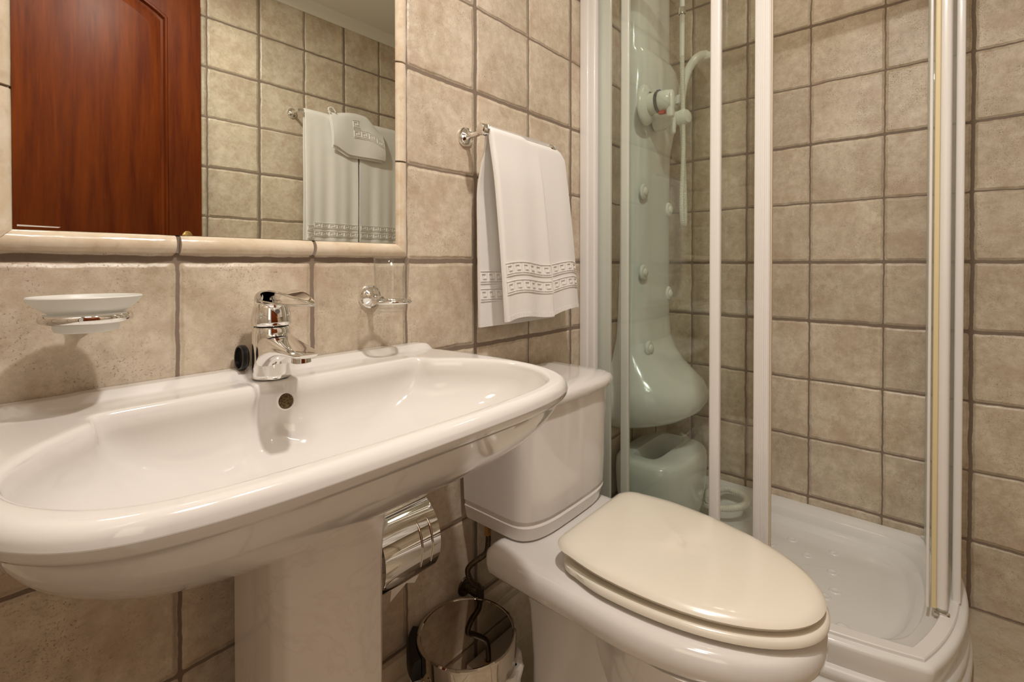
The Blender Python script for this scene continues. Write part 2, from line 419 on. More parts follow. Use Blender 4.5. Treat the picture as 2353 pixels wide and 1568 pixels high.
# ------------------------------------------------------------------ wash basin
SX, SY = -1.571, -0.265
def radial(poly, c, N, phase=0.0):
    out = []
    for k in range(N):
        a = 2 * math.pi * k / N + phase; dx, dy = math.cos(a), math.sin(a); best = None
        for (x0, y0), (x1, y1) in zip(poly, poly[1:] + poly[:1]):
            ex, ey = x1 - x0, y1 - y0; den = dx * ey - dy * ex
            if abs(den) < 1e-12: continue
            t = ((x0 - c[0]) * ey - (y0 - c[1]) * ex) / den; u = ((x0 - c[0]) * dy - (y0 - c[1]) * dx) / den
            if t > 0 and -1e-9 <= u <= 1 + 1e-9 and (best is None or t < best): best = t
        out.append(best)
    return out
def blur(a, n):
    for _ in range(n): a = [(a[i - 1] + 2 * a[i] + a[(i + 1) % len(a)]) / 4 for i in range(len(a))]
    return a
def densify(pts, k=8):
    return [(p.x, p.y) for p in catmull([Vector((x, y, 0)) for x, y in pts], k)]
def sym_half(pts):
    d = densify([(-x, y) for x, y in reversed(pts[1:4])] + pts); return [p for p in d if p[0] > -1e-9]
half_o = sym_half([(0, -.4330), (.08, -.4325), (.16, -.4300), (.228, -.4200), (.280, -.398), (.316, -.356), (.334, -.300), (.339, -.240), (.337, -.170), (.330, -.100), (.318, -.035), (.309, 0)])
outer = [(SX + x, y) for x, y in half_o] + [(SX - x, y) for x, y in reversed(half_o)]
half_i = sym_half([(0, -.4050), (.07, -.4045), (.14, -.4020), (.20, -.3960), (.245, -.382), (.278, -.352), (.302, -.310), (.311, -.265), (.304, -.225), (.284, -.185), (.255, -.150), (.232, -.128)])
rb = [(x, y) for x, y in half_i]
outer_r = radial(outer, (SX, SY), 360)
inner = [(SX + x, y) for x, y in rb] + [(-1.344, -.105), (-1.352, -.100), (-1.570, -.100), (-1.5745, -.097), (-1.576, -.083), (-1.600, -.079), (-1.6245, -.083), (-1.626, -.097), (-1.6305, -.100), (-1.798, -.100), (-1.806, -.105)] + [(SX - x, y) for x, y in reversed(rb)]
inner_r = blur(radial(inner, (SX, SY), 360), 3)
N = 360
ZR = 0.811
def deck_z(x, y):
    z = ZR + 0.0105 * sstep(-.040, -.026, y)
    z += 0.0015 * sstep(-.120, -.105, y) * sstep(-1.813, -1.805, x) * sstep(-1.340, -1.348, x)
    # tap platform sits a touch lower than the two shelves beside it
    w = sstep(.034, .026, abs(x + 1.600)) * sstep(-.036, -.048, y) * sstep(-.125, -.110, y)
    return z - 0.003 * w
fr_steps = [0, .02, .05, .1, .18, .28, .4, .52, .64, .74, .82, .88, .93, .97, 1.0]
rings = []
ang = [(math.cos(2 * math.pi * k / N), math.sin(2 * math.pi * k / N)) for k in range(N)]
# outside, from underneath up
under = [(.0, .628), (.20, .630), (.36, .634), (.50, .642), (.62, .655), (.72, .674), (.80, .698), (.86, .724), (.905, .750), (.935, .770), (.952, .781)]
def pt(k, r, z): return (SX + ang[k][0] * r, min(-0.001, SY + ang[k][1] * r), z)
def lame(i, n, q=2.2):
    a = math.pi / 2 * i / n; return abs(math.sin(a)) ** (2 / q), abs(math.cos(a)) ** (2 / q)
for i_ in range(0, 33):
    f, d_ = lame(i_, 32); dz = .120 * d_; sh_ = .06 * d_
    rings.append([(SX + ang[k][0] * max(.001, outer_r[k] * f * .955), min(-.001, SY + ang[k][1] * max(.001, outer_r[k] * f * .955) + sh_), .7815 - dz) for k in range(N)])
wallk = [SY + ang[k][1] * outer_r[k] > -.004 for k in range(N)]
for d, z in ((.0105, .7825), (.0055, .7845), (.0015, .7895), (0.0, .7965)): rings.append([pt(k, outer_r[k] - (0 if wallk[k] else d), z) for k in range(N)])
for f in reversed(fr_steps):
    ring = []
    for k in range(N):
        ro, ri = outer_r[k], inner_r[k]
        r = lerp(ri, ro, f); x = SX + ang[k][0] * r; y = SY + ang[k][1] * r; z = deck_z(x, y)
        do, di = ro - r, r - ri
        if not wallk[k]:
            q = 0.0155
            if do < q: z -= q - math.sqrt(max(0, q * q - (q - do) ** 2))
        q = 0.009
        if di < q: z -= q - math.sqrt(max(0, q * q - (q - di) ** 2))
        ring.append((x, min(-.001, y), z))
    rings.append(ring)
soft = inner_r
rings.append([pt(k, soft[k] * .996, .7975) for k in range(N)])
for i_ in range(31, -1, -1):
    f, d_ = lame(i_, 32); dz = .108 * d_; sh_ = .054 * d_
    soft = blur(soft, 3 if f > .8 else 14)
    rings.append([(SX + ang[k][0] * max(.001, soft[k] * f * .99), SY + ang[k][1] * max(.001, soft[k] * f * .99) + sh_, .796 - dz) for k in range(N)])
basin = thing('wash_basin', 'wide white ceramic pedestal wash basin with rounded rim under the mirror', 'sink', (SX, -.2, 0))
MB().loft(rings, True, True, True).build('basin_bowl', 'ceramic', basin, 60)
# pedestal: hollow, open to the wall
pd = MB(); rr = []
for z, g in ((0, .012), (.02, .010), (.08, .002), (.30, 0), (.55, 0), (.66, .006)):
    x0, x1 = -1.641 - g, -1.478 + g; yf = -.200 - g
    o = [(x0, -.05), (x0, yf + .030), (x0 + .002, yf + .016), (x0 + .006, yf + .013), (x0 + .008, yf + .006), (x0 + .016, yf), (x1 - .016, yf), (x1 - .008, yf + .006), (x1 - .006, yf + .013), (x1 - .002, yf + .016), (x1, yf + .030), (x1, -.05),
         (x1 - .016, -.05), (x1 - .016, yf + .02), (x0 + .016, yf + .02), (x0 + .016, -.05)]
    rr.append([(x, y, z) for x, y in o])
pd.loft(rr, True, True, True); pd.build('pedestal', 'pedestal_glaze', basin, 50)
ov = MB(); oc = Vector((-1.5895, -.1035, .7838)); oax = Vector((0, -1, .18)).normalized()
ov.lathe([(.0135, 0), (.0135, .002), (.0115, .0035), (.0108, .002), (.0108, 0)], oc, oax, 32); ov.build('overflow_ring', 'ceramic', basin)
MB().lathe([(.0001, .0024), (.006, .0028), (.0108, .0015)], oc, oax, 32).build('overflow_grille', 'overflow_mesh', basin)
MB().lathe([(.0001, .003), (.018, .004), (.021, .001)], (SX, SY + .054, .6885), n=32).build('drain', 'chrome', basin)

# ------------------------------------------------------------------ mixer tap
tx, ty, tz = -1.587, -.050, .8115
tap = thing('mixer_tap', 'chrome single lever mixer tap on the basin deck', 'tap', (tx, ty, tz))
b = MB(); rg = []
for z, r in ((0, .0265), (.002, .0275), (.006, .0272), (.04, .0272), (.066, .0271), (.074, .0264), (.0775, .0248), (.0785, .020), (.0785, .0001)):
    rg.append([(tx + r * math.cos(a), ty + r * math.sin(a), tz + z) for a in [2 * math.pi * k / 48 for k in range(48)]])
b.loft(rg, True, True, False)
# spout: sections along -y
sp = []
for y, w, zt, zb in ((-.010, .0265, .070, .006), (-.026, .0264, .070, .022), (-.044, .0252, .0655, .031), (-.062, .0235, .0605, .0375), (-.082, .0215, .0565, .0410), (-.100, .0200, .0540, .0420), (-.113, .0175, .0520, .0420), (-.120, .012, .0500, .0430)):
    ring = []
    for k in range(24):
        a = 2 * math.pi * k / 24; c, s_ = math.cos(a), math.sin(a)
        ex = 0.75
        ring.append((tx + w * math.copysign(abs(c) ** ex, c), ty + y, tz + (zt + zb) / 2 + (zt - zb) / 2 * math.copysign(abs(s_) ** ex, s_)))
    sp.append(ring)
b.loft(sp, True, False, True); b.build('tap_body', 'chrome', tap, 35)
ae = MB().lathe([(.0125, .012), (.0135, 0), (.0115, -.001), (.0105, .002), (.006, .003), (.0001, .003)], (tx, ty - .099, tz + .0355), n=32); ae.build('aerator', 'chrome', tap)
MB().lathe([(.0245, 0), (.0245, .003), (.02, .003)], (tx, ty, tz + .0785), n=40).build('neck_ring', 'black_rubber', tap)
h = MB(); rg = []
for z, r, sh in ((.0800, .0268, 0), (.0815, .0280, 0), (.087, .0283, 0), (.098, .0272, 0), (.107, .0252, 0), (.1125, .0232, 0), (.1145, .0205, 0), (.1150, .0001, 0)):
    rg.append([(tx + r * math.cos(a), ty + sh + r * math.sin(a), tz + z) for a in [2 * math.pi * k / 48 for k in range(48)]])
h.loft(rg, True, True, False); h.build('handle_cap', 'chrome', tap, 50)
# lever: upper and lower straps meeting in a point, open in between
def strap(pts, th, n=10):
    P = catmull([Vector(p) for p in pts], 5); rg = []
    for i, (y, z, w) in enumerate(P):
        a, b_ = P[max(0, i - 1)], P[min(len(P) - 1, i + 1)]
        t = Vector((0, b_[0] - a[0], b_[1] - a[1])).normalized(); nn = Vector((0, -t.z, t.y))
        ring = []
        for k in range(20):
            an = 2 * math.pi * k / 20; c, s_ = math.cos(an), math.sin(an)
            ring.append(Vector((tx, ty + y, tz + z)) + Vector((w, 0, 0)) * math.copysign(abs(c) ** .7, c) + nn * (th / 2 * math.copysign(abs(s_) ** .7, s_) - .10 * w * c * c))
        rg.append(ring)
    return MB().loft(rg, True, True, True)
lv = strap([(.0262, .094, .0090), (.0225, .106, .0150), (.0130, .1185, .0195), (-.002, .1275, .0215), (-.028, .1320, .0212), (-.062, .1310, .0190), (-.095, .1265, .0145), (-.122, .1215, .0080), (-.138, .1180, .0025)], .0042)
l2 = strap([(-.004, .1160, .0195), (-.030, .1155, .0190), (-.060, .1145, .0165), (-.092, .1150, .0125), (-.118, .1165, .0080), (-.136, .1175, .0025)], .0040)
lv.add(l2.v, l2.f); lv.build('lever', 'chrome', tap, 50)
MB().lathe([(.0001, .0006), (.0036, .0006), (.0036, -.002)], (tx - .002, ty - .0268, tz + .102), (0, -1, .12), 24).build('indicator_dot', 'grey_dot', tap)

# black plug beside the tap
pc = Vector((-1.6190, -.0250, .8420)); pa = Vector((-1, .02, .04)).normalized()
pg = MB().lathe([(.0160, .0060), (.0180, .0064), (.0188, .0050), (.0180, .0040), (.0192, .0030), (.0182, .0020), (.0192, .0010), (.0182, .0), (.0190, -.0014), (.0180, -.0030), (.0165, -.0040), (.0001, -.0040)], pc, pa, 40)
pg.lathe([(.0160, .0060), (.0155, .000), (.0001, .000)], pc, pa, 40)
tag(pg.build('basin_plug', 'black_rubber'), 'black rubber threaded plug standing on edge left of the basin tap', 'plug')

# ------------------------------------------------------------------ soap dish and tumbler on wall brackets
def rosette(mb, x, z, r=.021):
    mb.lathe([(r, 0), (r, .003), (r * .93, .006), (r * .80, .0065), (r * .72, .0095), (r * .5, .012), (r * .36, .017), (.0055, .024)], (x, 0, z), (0, -1, 0), 36)
sd = thing('soap_dish_holder', 'chrome wall ring holding the frosted soap dish left of the tap', 'holder', (-1.802, 0, .923))
m = MB(); rosette(m, -1.802, .918, .018); m.tube([(-1.802, -.01, .918), (-1.802, -.045, .921)], .005, 12); m.build('bracket', 'chrome', sd)
m = MB(); m.tube([(-1.806 + .0370 * math.cos(a), -.083 + .036 * math.sin(a), .9235) for a in [2 * math.pi * k / 48 for k in range(48)]], .0060, 12, True); m.build('ring', 'chrome', sd)
m = MB().lathe([(.0001, -.016), (.024, -.016), (.0285, -.0145), (.0300, -.010), (.030, .003), (.0335, .0060), (.041, .011), (.0480, .018), (.0515, .0240), (.0505, .0252), (.0487, .0235), (.046, .0175), (.039, .012), (.030, .0075), (.0001, .0055)], (-1.806, -.083, .923), n=56, sy=.90)
tag(m.build('soap_dish', 'frosted_glass'), 'frosted glass soap dish sitting in its chrome wall ring', 'soap dish')
th = thing('tumbler_holder', 'chrome wall ring holding the clear glass tumbler right of the tap', 'holder', (-1.384, 0, .92))
m = MB(); rosette(m, -1.384, .922, .0235); m.tube([(-1.384, -.012, .922), (-1.384, -.043, .919)], .0055, 12); m.build('bracket', 'chrome', th)
m = MB(); m.tube([(-1.384 + .0325 * math.cos(a), -.074 + .0325 * math.sin(a), .9165) for a in [2 * math.pi * k / 48 for k in range(48)]], .0035, 12, True); m.build('ring', 'chrome', th)
m = MB().lathe([(.0001, -.0185), (.0235, -.0185), (.0245, -.017), (.0255, -.004), (.0275, -.001), (.0305, .000), (.0345, .004), (.0335, .0065), (.0300, .0085), (.0305, .030), (.0325, .078), (.0335, .0785), (.0318, .0775), (.0287, .030), (.0283, .010), (.0240, -.004), (.0225, -.0125), (.0001, -.0125)], (-1.384, -.074, .9165), n=56)
tag(m.build('tumbler', 'clear_glass', sharp=60), 'clear glass tumbler standing in its chrome wall ring', 'tumbler')

# ------------------------------------------------------------------ towels
KEY = [(0, 0), (0, 1), (.80, 1), (.80, .30), (.42, .30), (.42, .58)]     # one greek key, unit cell
def key_polys():
    """segments of one greek key as (x0,x1,z0,z1) in a unit cell of width 1, height 1"""
    w = .17
    return [(0, w, 0, 1), (0, .84, 1 - w, 1), (.84 - w, .84, .30, 1), (.36, .84, .30, .30 + w), (.36, .36 + w, .30, .62), (w, 1.0, 0, w * .75)]
def surf_box(mb, S, u0, u1, v0, v1, h, ku=2, kv=2):
    """raised patch on the surface S(u,v,offset)"""
    nu = max(1, ku); nv = max(1, kv); vs = []
    for lay in (0.0004, h):
        ins = 0.0 if lay < h else min(u1 - u0, v1 - v0) * .16
        for j in range(nv + 1):
            for i in range(nu + 1):
                u = lerp(u0 + ins, u1 - ins, i / nu); v = lerp(v0 + ins, v1 - ins, j / nv); vs.append(S(u, v, lay))
    fs = []; n1 = (nu + 1) * (nv + 1)
    for j in range(nv):
        for i in range(nu):
            a = n1 + j * (nu + 1) + i; fs.append((a, a + 1, a + nu + 2, a + nu + 1))
    loop = [i for i in range(nu + 1)] + [j * (nu + 1) + nu for j in range(1, nv + 1)] + [nv * (nu + 1) + i for i in range(nu - 1, -1, -1)] + [j * (nu + 1) for j in range(nv - 1, 0, -1)]
    for a, b_ in zip(loop, loop[1:] + loop[:1]): fs.append((a, b_, b_ + n1, a + n1))
    mb.add(vs, fs)
def greek_band(mb, S, u0, u1, v0, v1, cell, h=.0016, seams=True):
    """u in metres along the hem, v in metres up"""
    n = max(1, int(round((u1 - u0) / cell))); c = (u1 - u0) / n; H_ = v1 - v0
    surf_box(mb, S, u0, u1, v0 - .0030, v0 - .0008, h * .9, n * 3, 1); surf_box(mb, S, u0, u1, v1 + .0008, v1 + .0030, h * .9, n * 3, 1)
    for i in range(n):
        for a, b_, p, q in key_polys():
            surf_box(mb, S, u0 + (i + a * .94 + .03) * c, u0 + (i + b_ * .94 + .03) * c, v0 + (.08 + .84 * p) * H_, v0 + (.08 + .84 * q) * H_, h, max(1, int((b_ - a) * 3)), 1)
def sheet(mb, S, u0, u1, v0, v1, nu, nv, th):
    fr_, bk = [], []
    for j in range(nv + 1):
        for i in range(nu + 1):
            u = lerp(u0, u1, i / nu); v = lerp(v0, v1, j / nv)
            fr_.append(S(u, v, 0)); bk.append(S(u, v, -th))
    n = len(fr_); fs = []
    for j in range(nv):
        for i in range(nu):
            a = j * (nu + 1) + i; fs.append((a, a + 1, a + nu + 2, a + nu + 1)); fs.append((n + a, n + a + nu + 1, n + a + nu + 2, n + a + 1))
    loop = [i for i in range(nu + 1)] + [j * (nu + 1) + nu for j in range(1, nv + 1)] + [nv * (nu + 1) + i for i in range(nu - 1, -1, -1)] + [j * (nu + 1) for j in range(nv - 1, 0, -1)]
    for a, b_ in zip(loop, loop[1:] + loop[:1]): fs.append((a, n + a, n + b_, b_))
    mb.add(fr_ + bk, fs)

# rail on the basin wall
RZ, RY = 1.279, -.082
rail = thing('towel_rail', 'chrome towel rail on the basin wall beside the shower', 'towel rail', (-.97, 0, RZ), 'towel rails')
for x in (-1.131, -.905):
    m = MB(); rosette(m, x, RZ, .023); m.tube([(x, -.018, RZ), (x, -.040, RZ), (x - (.012 if x < -1 else 0), RY + .010, RZ)], .0065, 8); m.build('mount', 'chrome', rail)
    m = MB(); e = 1 if x > -1 else -1
    m.lathe([(.0001, -.010), (.0105, -.010), (.0135, -.007), (.0135, .008), (.0115, .011), (.0001, .011)], (x + e * -0 - (.018 if x < -1 else 0), RY + .004, RZ), (e, 0, 0), 8); m.build('end_cap', 'chrome', rail)
MB().tube([(-1.145, RY + .004, RZ), (-.900, RY + .004, RZ)], .0065, 14).build('bar', 'chrome', rail)
# hand towel: front fold in two widths, back fold peeping out at the left
tw = thing('hand_towel', 'white terry towel with a greek key hem folded over the rail beside the shower', 'towel', (-.97, RY, 1.05), 'white greek key towels')
def towel_front(u, v, off):
    # u: 0..1 along the rail, v: metres below the rail top (0 top, .44 bottom)
    t = v / .440
    xl = lerp(-1.140, -1.100, t); xr = lerp(-.858, -.797, t ** .9)
    x = lerp(xl, xr, u)
    z = RZ + .016 - v * .99
    z -= .004 * sstep(.40, .47, u) * (1 - t) + .001 * u + .020 * sstep(.85, 1.0, u) ** 2 * (1 - t)
    z += .012 * t * t * (u - .4) + .006 * t * math.sin(u * 9)
    y = RY - .010 - .004 * math.sin(t * 2.6) - .010 * t * u
    y -= (.0050 + .004 * t) * sstep(.60, .555, u) * sstep(0.02, .3, t)        # left width lies over the right one
    y -= .0045 * math.sin(u * 10 + .4) * t + .003 * math.sin(u * 21 + 1.5 + t) * t
    # roll over the bar
    if v < .018:
        k = v / .018; z -= (1 - math.sqrt(max(0, 1 - (1 - k) ** 2))) * 0.000; y += (1 - math.sin(k * math.pi / 2)) * .016; z -= (1 - math.sin(k * math.pi / 2)) * .0
        z = z - .016 * 0 + .0
        z += -0.004 * (1 - k)
    # rounded side hems
    e = min(u, 1 - u); y += .004 * (1 - sstep(0, .02, e))
    return (x, y - off, z)
m = MB(); sheet(m, towel_front, 0, 1, 0, .440, 90, 60, .007); m.build('front_fold', 'terry', tw, 70)
W_ = .30
def SF(u, v, off): return towel_front(u / W_, .440 - v, off)
m = MB()
for a, b_ in ((.004, .168), (.182, .294)):
    for v0, v1 in ((.062, .087), (.103, .128)): greek_band(m, SF, a, b_, v0, v1, .0255, .0022)
m.build('woven_band', 'terry_band', tw)
m = MB()
for u_ in range(0, 62): surf_box(m, SF, .003 + u_ * .0048, .003 + u_ * .0048 + .0026, .000, .012, .0010, 1, 1)
m.build('hem', 'terry_band', tw)
def towel_back(u, v, off):
    t = v / .452; x = lerp(lerp(-1.128, -1.118, t), lerp(-.872, -.830, t), u); z = RZ + .012 - v
    y = RY + .012 + .030 * sstep(0, .35, t) + .003 * math.sin(u * 8 + 1) * t
    if v < .02: y -= (1 - v / .02) * .012
    return (x, y - off, z)
m = MB(); sheet(m, towel_back, 0, 1, 0, .452, 40, 40, .007); m.build('back_fold', 'terry', tw, 70)
def SB(u, v, off): return towel_back(u / W_, .452 - v, off)
m = MB()
for v0, v1 in ((.062, .087), (.103, .128)): greek_band(m, SB, .002, .080, v0, v1, .026, .0022)
m.build('woven_band', 'terry_band', tw)
m = MB(); surf = MB(); surf.tube([(-1.128 + i * .02, RY - .004 + .012 * math.sin(1.5), RZ + .009) for i in range(12)], .004, 8); surf.build('top_fold', 'terry', tw)

# far wall towels, seen in the mirror
R2Z, R2Y = 1.672, -1.315
rail2 = thing('towel_rail', 'chrome towel rail on the wall opposite the mirror, carrying three towels', 'towel rail', (-.60, YD, R2Z), 'towel rails')
for x in (-.905, -.265):
    m = MB(); m.lathe([(.023, 0), (.023, .003), (.0214, .006), (.0184, .0065), (.0165, .0095), (.0115, .012), (.008, .017), (.0055, .024)], (x, YD, R2Z), (0, 1, 0), 36)
    m.tube([(x, YD + .018, R2Z), (x, R2Y, R2Z)], .0065, 10); m.build('mount', 'chrome', rail2)
MB().tube([(-.905, R2Y, R2Z), (-.265, R2Y, R2Z)], .0075, 12).build('bar', 'chrome', rail2)
def bath_towel(x0, x1, L, ph, label):
    t = thing('bath_towel', label, 'towel', ((x0 + x1) / 2, R2Y, R2Z - .3), 'white greek key towels')
    Wt = x1 - x0
    def S(u, v, off):   # u metres, v metres up from hem, front faces +y
        d = L - v; tt = d / L; f = u / Wt
        y = R2Y + .013 + .004 * math.sin(f * 12 + ph) * tt + .0025 * math.sin(f * 26 + ph * 2) * tt + .012 * sstep(.16, .0, f) * tt * 0.5
        if d < .02: y -= (1 - d / .02) ** 2 * .013
        return (x0 + u + .004 * tt * math.sin(ph + d * 5), y + off, R2Z + .014 - d)
    m = MB(); sheet(m, S, 0, Wt, 0, L, 60, 50, .007); m.build('front_fold', 'terry', t, 70)
    def Sb(u, v, off): p = S(u, v, 0); return (p[0], R2Y - .013 - .004 * sstep(0, .2, (L - v) / L) + off, p[2])
    m = MB(); sheet(m, Sb, 0.004, Wt - .004, 0.01, L, 12, 12, .006); m.build('back_fold', 'terry', t, 70)
    m = MB()
    for v0, v1 in ((L - .571, L - .549), (L - .535, L - .513)): greek_band(m, S, .036 if ph < 1 else .004, Wt - .004, v0, v1, .040, .0028)
    if ph < 1:
        for v0, v1 in ((L - .585, L - .563), (L - .549, L - .527)): greek_band(m, S, .002, .034, v0, v1, .032, .0028)
    m.build('woven_band', 'terry_band', t)
    return t
bath_towel(-.884, -.624, .66, .4, 'white bath towel at the left end of the far rail, as seen in the mirror')
bath_towel(-.614, -.345, .66, 2.1, 'white bath towel at the right end of the far rail, as seen in the mirror')
wt = thing('wash_cloth', 'small white wash cloth draped over the two bath towels on the far rail', 'wash cloth', (-.635, R2Y + .03, R2Z), 'white greek key towels')
def cloth(u, v, off):
    # top edge rises towards the middle right, lower edge skewed
    x = lerp(-.775, -.495, u) + .010 * v 
    top = R2Z + .024 + .022 * math.sin(max(0, (u - .15)) / .85 * math.pi) * (1 if u > .15 else 0) - .05 * sstep(.70, 1.0, u)
    bot = R2Z - .135 - .030 * sstep(0, .35, u)
    z = lerp(top, bot, v); y = R2Y + .022 + .020 * math.sin(v * 2.2) + .005 * math.sin(u * 7 + v * 2)
    if v < .12: y -= (1 - v / .12) ** 2 * .012
    return (x, y + off, z)
m = MB(); sheet(m, cloth, 0, 1, 0, 1, 40, 30, .006); m.build('cloth', 'terry', wt, 70)
def cl2(u, v, off): x, y, z = cloth(u, v, off); return (x - .006, y - .010, z - .010)
m = MB(); sheet(m, cl2, 0.02, .97, .1, 1, 30, 20, .005); m.build('under_fold', 'terry', wt, 70)
def SC(u, v, off): return cloth(u / .28, 1 - v / .19, off)
m = MB(); greek_band(m, SC, .110, .274, .080, .112, .042, .0028); greek_band(m, SC, .110, .150, .122, .154, .042, .0028); m.build('woven_band', 'terry_band', wt)
lp = MB(); lp.tube([(-.775, R2Y + .03, R2Z + .012), (-.785, R2Y + .03, R2Z + .030), (-.765, R2Y + .03, R2Z + .038), (-.748, R2Y + .03, R2Z + .020)], .003, 8, smooth=6); lp.build('hanging_loop', 'terry_band', wt)

# ------------------------------------------------------------------ mahogany door leaf, opened back against the far wall
dx0, dx1, dy0, dy1, dzt = -2.035, -1.281, -1.378, -1.340, 2.02
door = struct(thing('door_1', 'mahogany door leaf with an arched raised panel, seen in the mirror', 'door', (dx0, dy0, 0)))
m = MB()
px0, px1, pz0 = dx0 + .107, dx1 - .107, .15
pcx = (px0 + px1) / 2; hw = (px1 - px0) / 2
def arch(z_side, rise, inset, n=24):
    pts = [(px0 + inset, pz0 + inset), (px1 - inset, pz0 + inset)]
    for k in range(n + 1):
        f = 1 - 2 * k / n; x = pcx + (hw - inset) * f
        pts.append((x, z_side - inset * .9 + rise * (1 - f * f) ** .9))
    return pts
ring0 = [(x, dy1, z) for x, z in [(dx0, 0.005), (dx1, 0.005)] + [(lerp(dx1, dx0, k / 24), dzt) for k in range(25)]]
rings = [[(x, dy0, z) for x, y, z in ring0], ring0]
for ins, y in ((0.0, dy1), (.003, dy1 + .004), (.009, dy1 + .004), (.013, dy1 - .008), (.020, dy1 - .010), (.050, dy1 - .001), (.052, dy1 - .0005)):
    rings.append([(x, y, z) for x, z in arch(1.905, .085, ins)])
m.loft(rings, True, True, True); m.build('door_leaf', 'mahogany', door, 25)
hm = MB(); hx = -1.330
pr = [(hx + .021 * math.cos(a), 1.078 + .034 * math.sin(a)) for a in [math.pi * k / 16 for k in range(17)]] + [(hx - .021, .87), (hx, .855), (hx + .021, .87)]
hm.loft([[(x, dy1 + .0002, z) for x, z in pr], [(x, dy1 + .004, z) for x, z in pr], [(hx + (x - hx) * .85, dy1 + .007, .965 + (z - .965) * .95) for x, z in pr]], True, True, True)
hm.tube([(hx, dy1 + .004, 1.03), (hx, dy1 + .04, 1.03), (hx - .015, dy1 + .05, 1.03), (hx - .10, dy1 + .05, 1.03)], .008, 12, smooth=5)
hm.build('door_handle', 'brass', door, 35)

# ------------------------------------------------------------------ toilet
TX = -1.010
toilet = thing('toilet', 'white close coupled ceramic toilet between the basin and the shower', 'toilet', (TX, -.40, 0))
def sup(c, hx_, y0, y1, p, n=64):
    """superellipse ring between y0 and y1"""
    cy = (y0 + y1) / 2; hy = abs(y1 - y0) / 2; out = []
    for k in range(n):
        a = 2 * math.pi * k / n; cs, sn = math.cos(a), math.sin(a)
        out.append((c + hx_ * math.copysign(abs(cs) ** (2 / p), cs), cy + hy * math.copysign(abs(sn) ** (2 / p), sn)))
    return out
def tank_ring(z, hw_, yf, g=0.0):
    # flat back, bowed front with rounded corners
    pts = []
    yb = -.018 - g; n = 20; TX = -1.010 + .026
    pts += [(TX + hw_ - g, yb), (TX + hw_ - g, yf + .075)]
    for k in range(1, n):
        a = math.pi * k / n; cs, sn = math.cos(a), math.sin(a)
        pts.append((TX + (hw_ - g) * math.copysign(abs(cs) ** .52, cs), (yf + .075) - (.075 - g) * abs(sn) ** .62 ))
    pts += [(TX - hw_ + g, yf + .075), (TX - hw_ + g, yb)]
    return [(x, y, z) for x, y in pts]
m = MB(); m.loft([tank_ring(.402, .156, -.200, .010), tank_ring(.406, .162, -.208, .002), tank_ring(.436, .166, -.214), tank_ring(.440, .164, -.211), tank_ring(.446, .164, -.211), tank_ring(.450, .167, -.214), tank_ring(.56, .172, -.216), tank_ring(.682, .178, -.218), tank_ring(.684, .170, -.21)], True, True, True)
m.build('cistern', 'ceramic_toilet', toilet, 30)
m = MB(); m.loft([tank_ring(.6845, .176, -.216), tank_ring(.6855, .183, -.226), tank_ring(.690, .187, -.230), tank_ring(.702, .187, -.230), tank_ring(.709, .183, -.226), tank_ring(.7125, .174, -.216), tank_ring(.714, .135, -.18)], True, True, True)
m.build('cistern_lid', 'ceramic_toilet', toilet, 50)
def toilet_ring(z, hw_, yb, yf, ystr, g=0):
    """rear straight sides to ystr, then elliptical front"""
    pts = []; n = 40
    pts.append((TX + hw_ - g - .03, yb - g)); 
    for k in range(1, 6):
        a = math.pi / 2 * (1 - k / 6); pts.append((TX + hw_ - g - .03 + .03 * math.cos(a), yb - g - .03 + .03 * math.sin(a)))
    pts.append((TX + hw_ - g, lerp(yb - g - .03, ystr, .5)))
    for k in range(0, n + 1):
        a = math.pi * k / n; pts.append((TX + (hw_ - g) * math.copysign(abs(math.cos(a)) ** .95, math.cos(a)), ystr - (ystr - yf - g) * abs(math.sin(a)) ** .98))
    pts.append((TX - hw_ + g, lerp(yb - g - .03, ystr, .5)))
    for k in range(5, 0, -1):
        a = math.pi / 2 * (1 - k / 6); pts.append((TX - (hw_ - g - .03 + .03 * math.cos(a)), yb - g - .03 + .03 * math.sin(a)))
    pts.append((TX - (hw_ - g - .03), yb - g))
    return [(x, y, z) for x, y in pts]
HW = .190
m = MB(); m.loft([toilet_ring(.0, .128, -.190, -.47, -.34), toilet_ring(.02, .127, -.190, -.47, -.34), toilet_ring(.06, .123, -.188, -.45, -.34), toilet_ring(.16, .115, -.182, -.46, -.35), toilet_ring(.26, .106, -.165, -.46, -.36), toilet_ring(.33, .104, -.140, -.46, -.36), toilet_ring(.352, .120, -.130, -.46, -.36)], True, True, True)
m.build('base', 'ceramic_toilet', toilet, 60)
def egg(z, hx_, y0, y1): return [(x, y, z) for x, y in sup(TX, hx_, y0, y1, 2.15, 72)]
m = MB(); m.loft([egg(.0, .105, -.57, -.28), egg(.03, .100, -.57, -.29), egg(.10, .098, -.575, -.30), egg(.17, .112, -.60, -.30), egg(.23, .136, -.63, -.30), egg(.28, .156, -.655, -.30), egg(.32, .169, -.672, -.295), egg(.347, .176, -.682, -.290)], True, True, True)
m.loft([toilet_ring(.3475, .160, -.150, -.66, -.415), toilet_ring(.3480, .178, -.128, -.684, -.415), toilet_ring(.3500, .184, -.122, -.690, -.415), toilet_ring(.3560, .188, -.118, -.695, -.415), toilet_ring(.372, HW, -.117, -.698, -.415), toilet_ring(.388, .188, -.118, -.696, -.415), toilet_ring(.3955, .182, -.124, -.690, -.415), toilet_ring(.4000, .172, -.134, -.680, -.415), toilet_ring(.4010, .160, -.146, -.668, -.415)], True, True, True)
m.build('bowl', 'ceramic_toilet', toilet, 60)
m = MB()
side = []
for y, wl, wu in ((-.14, .02, .03),): pass
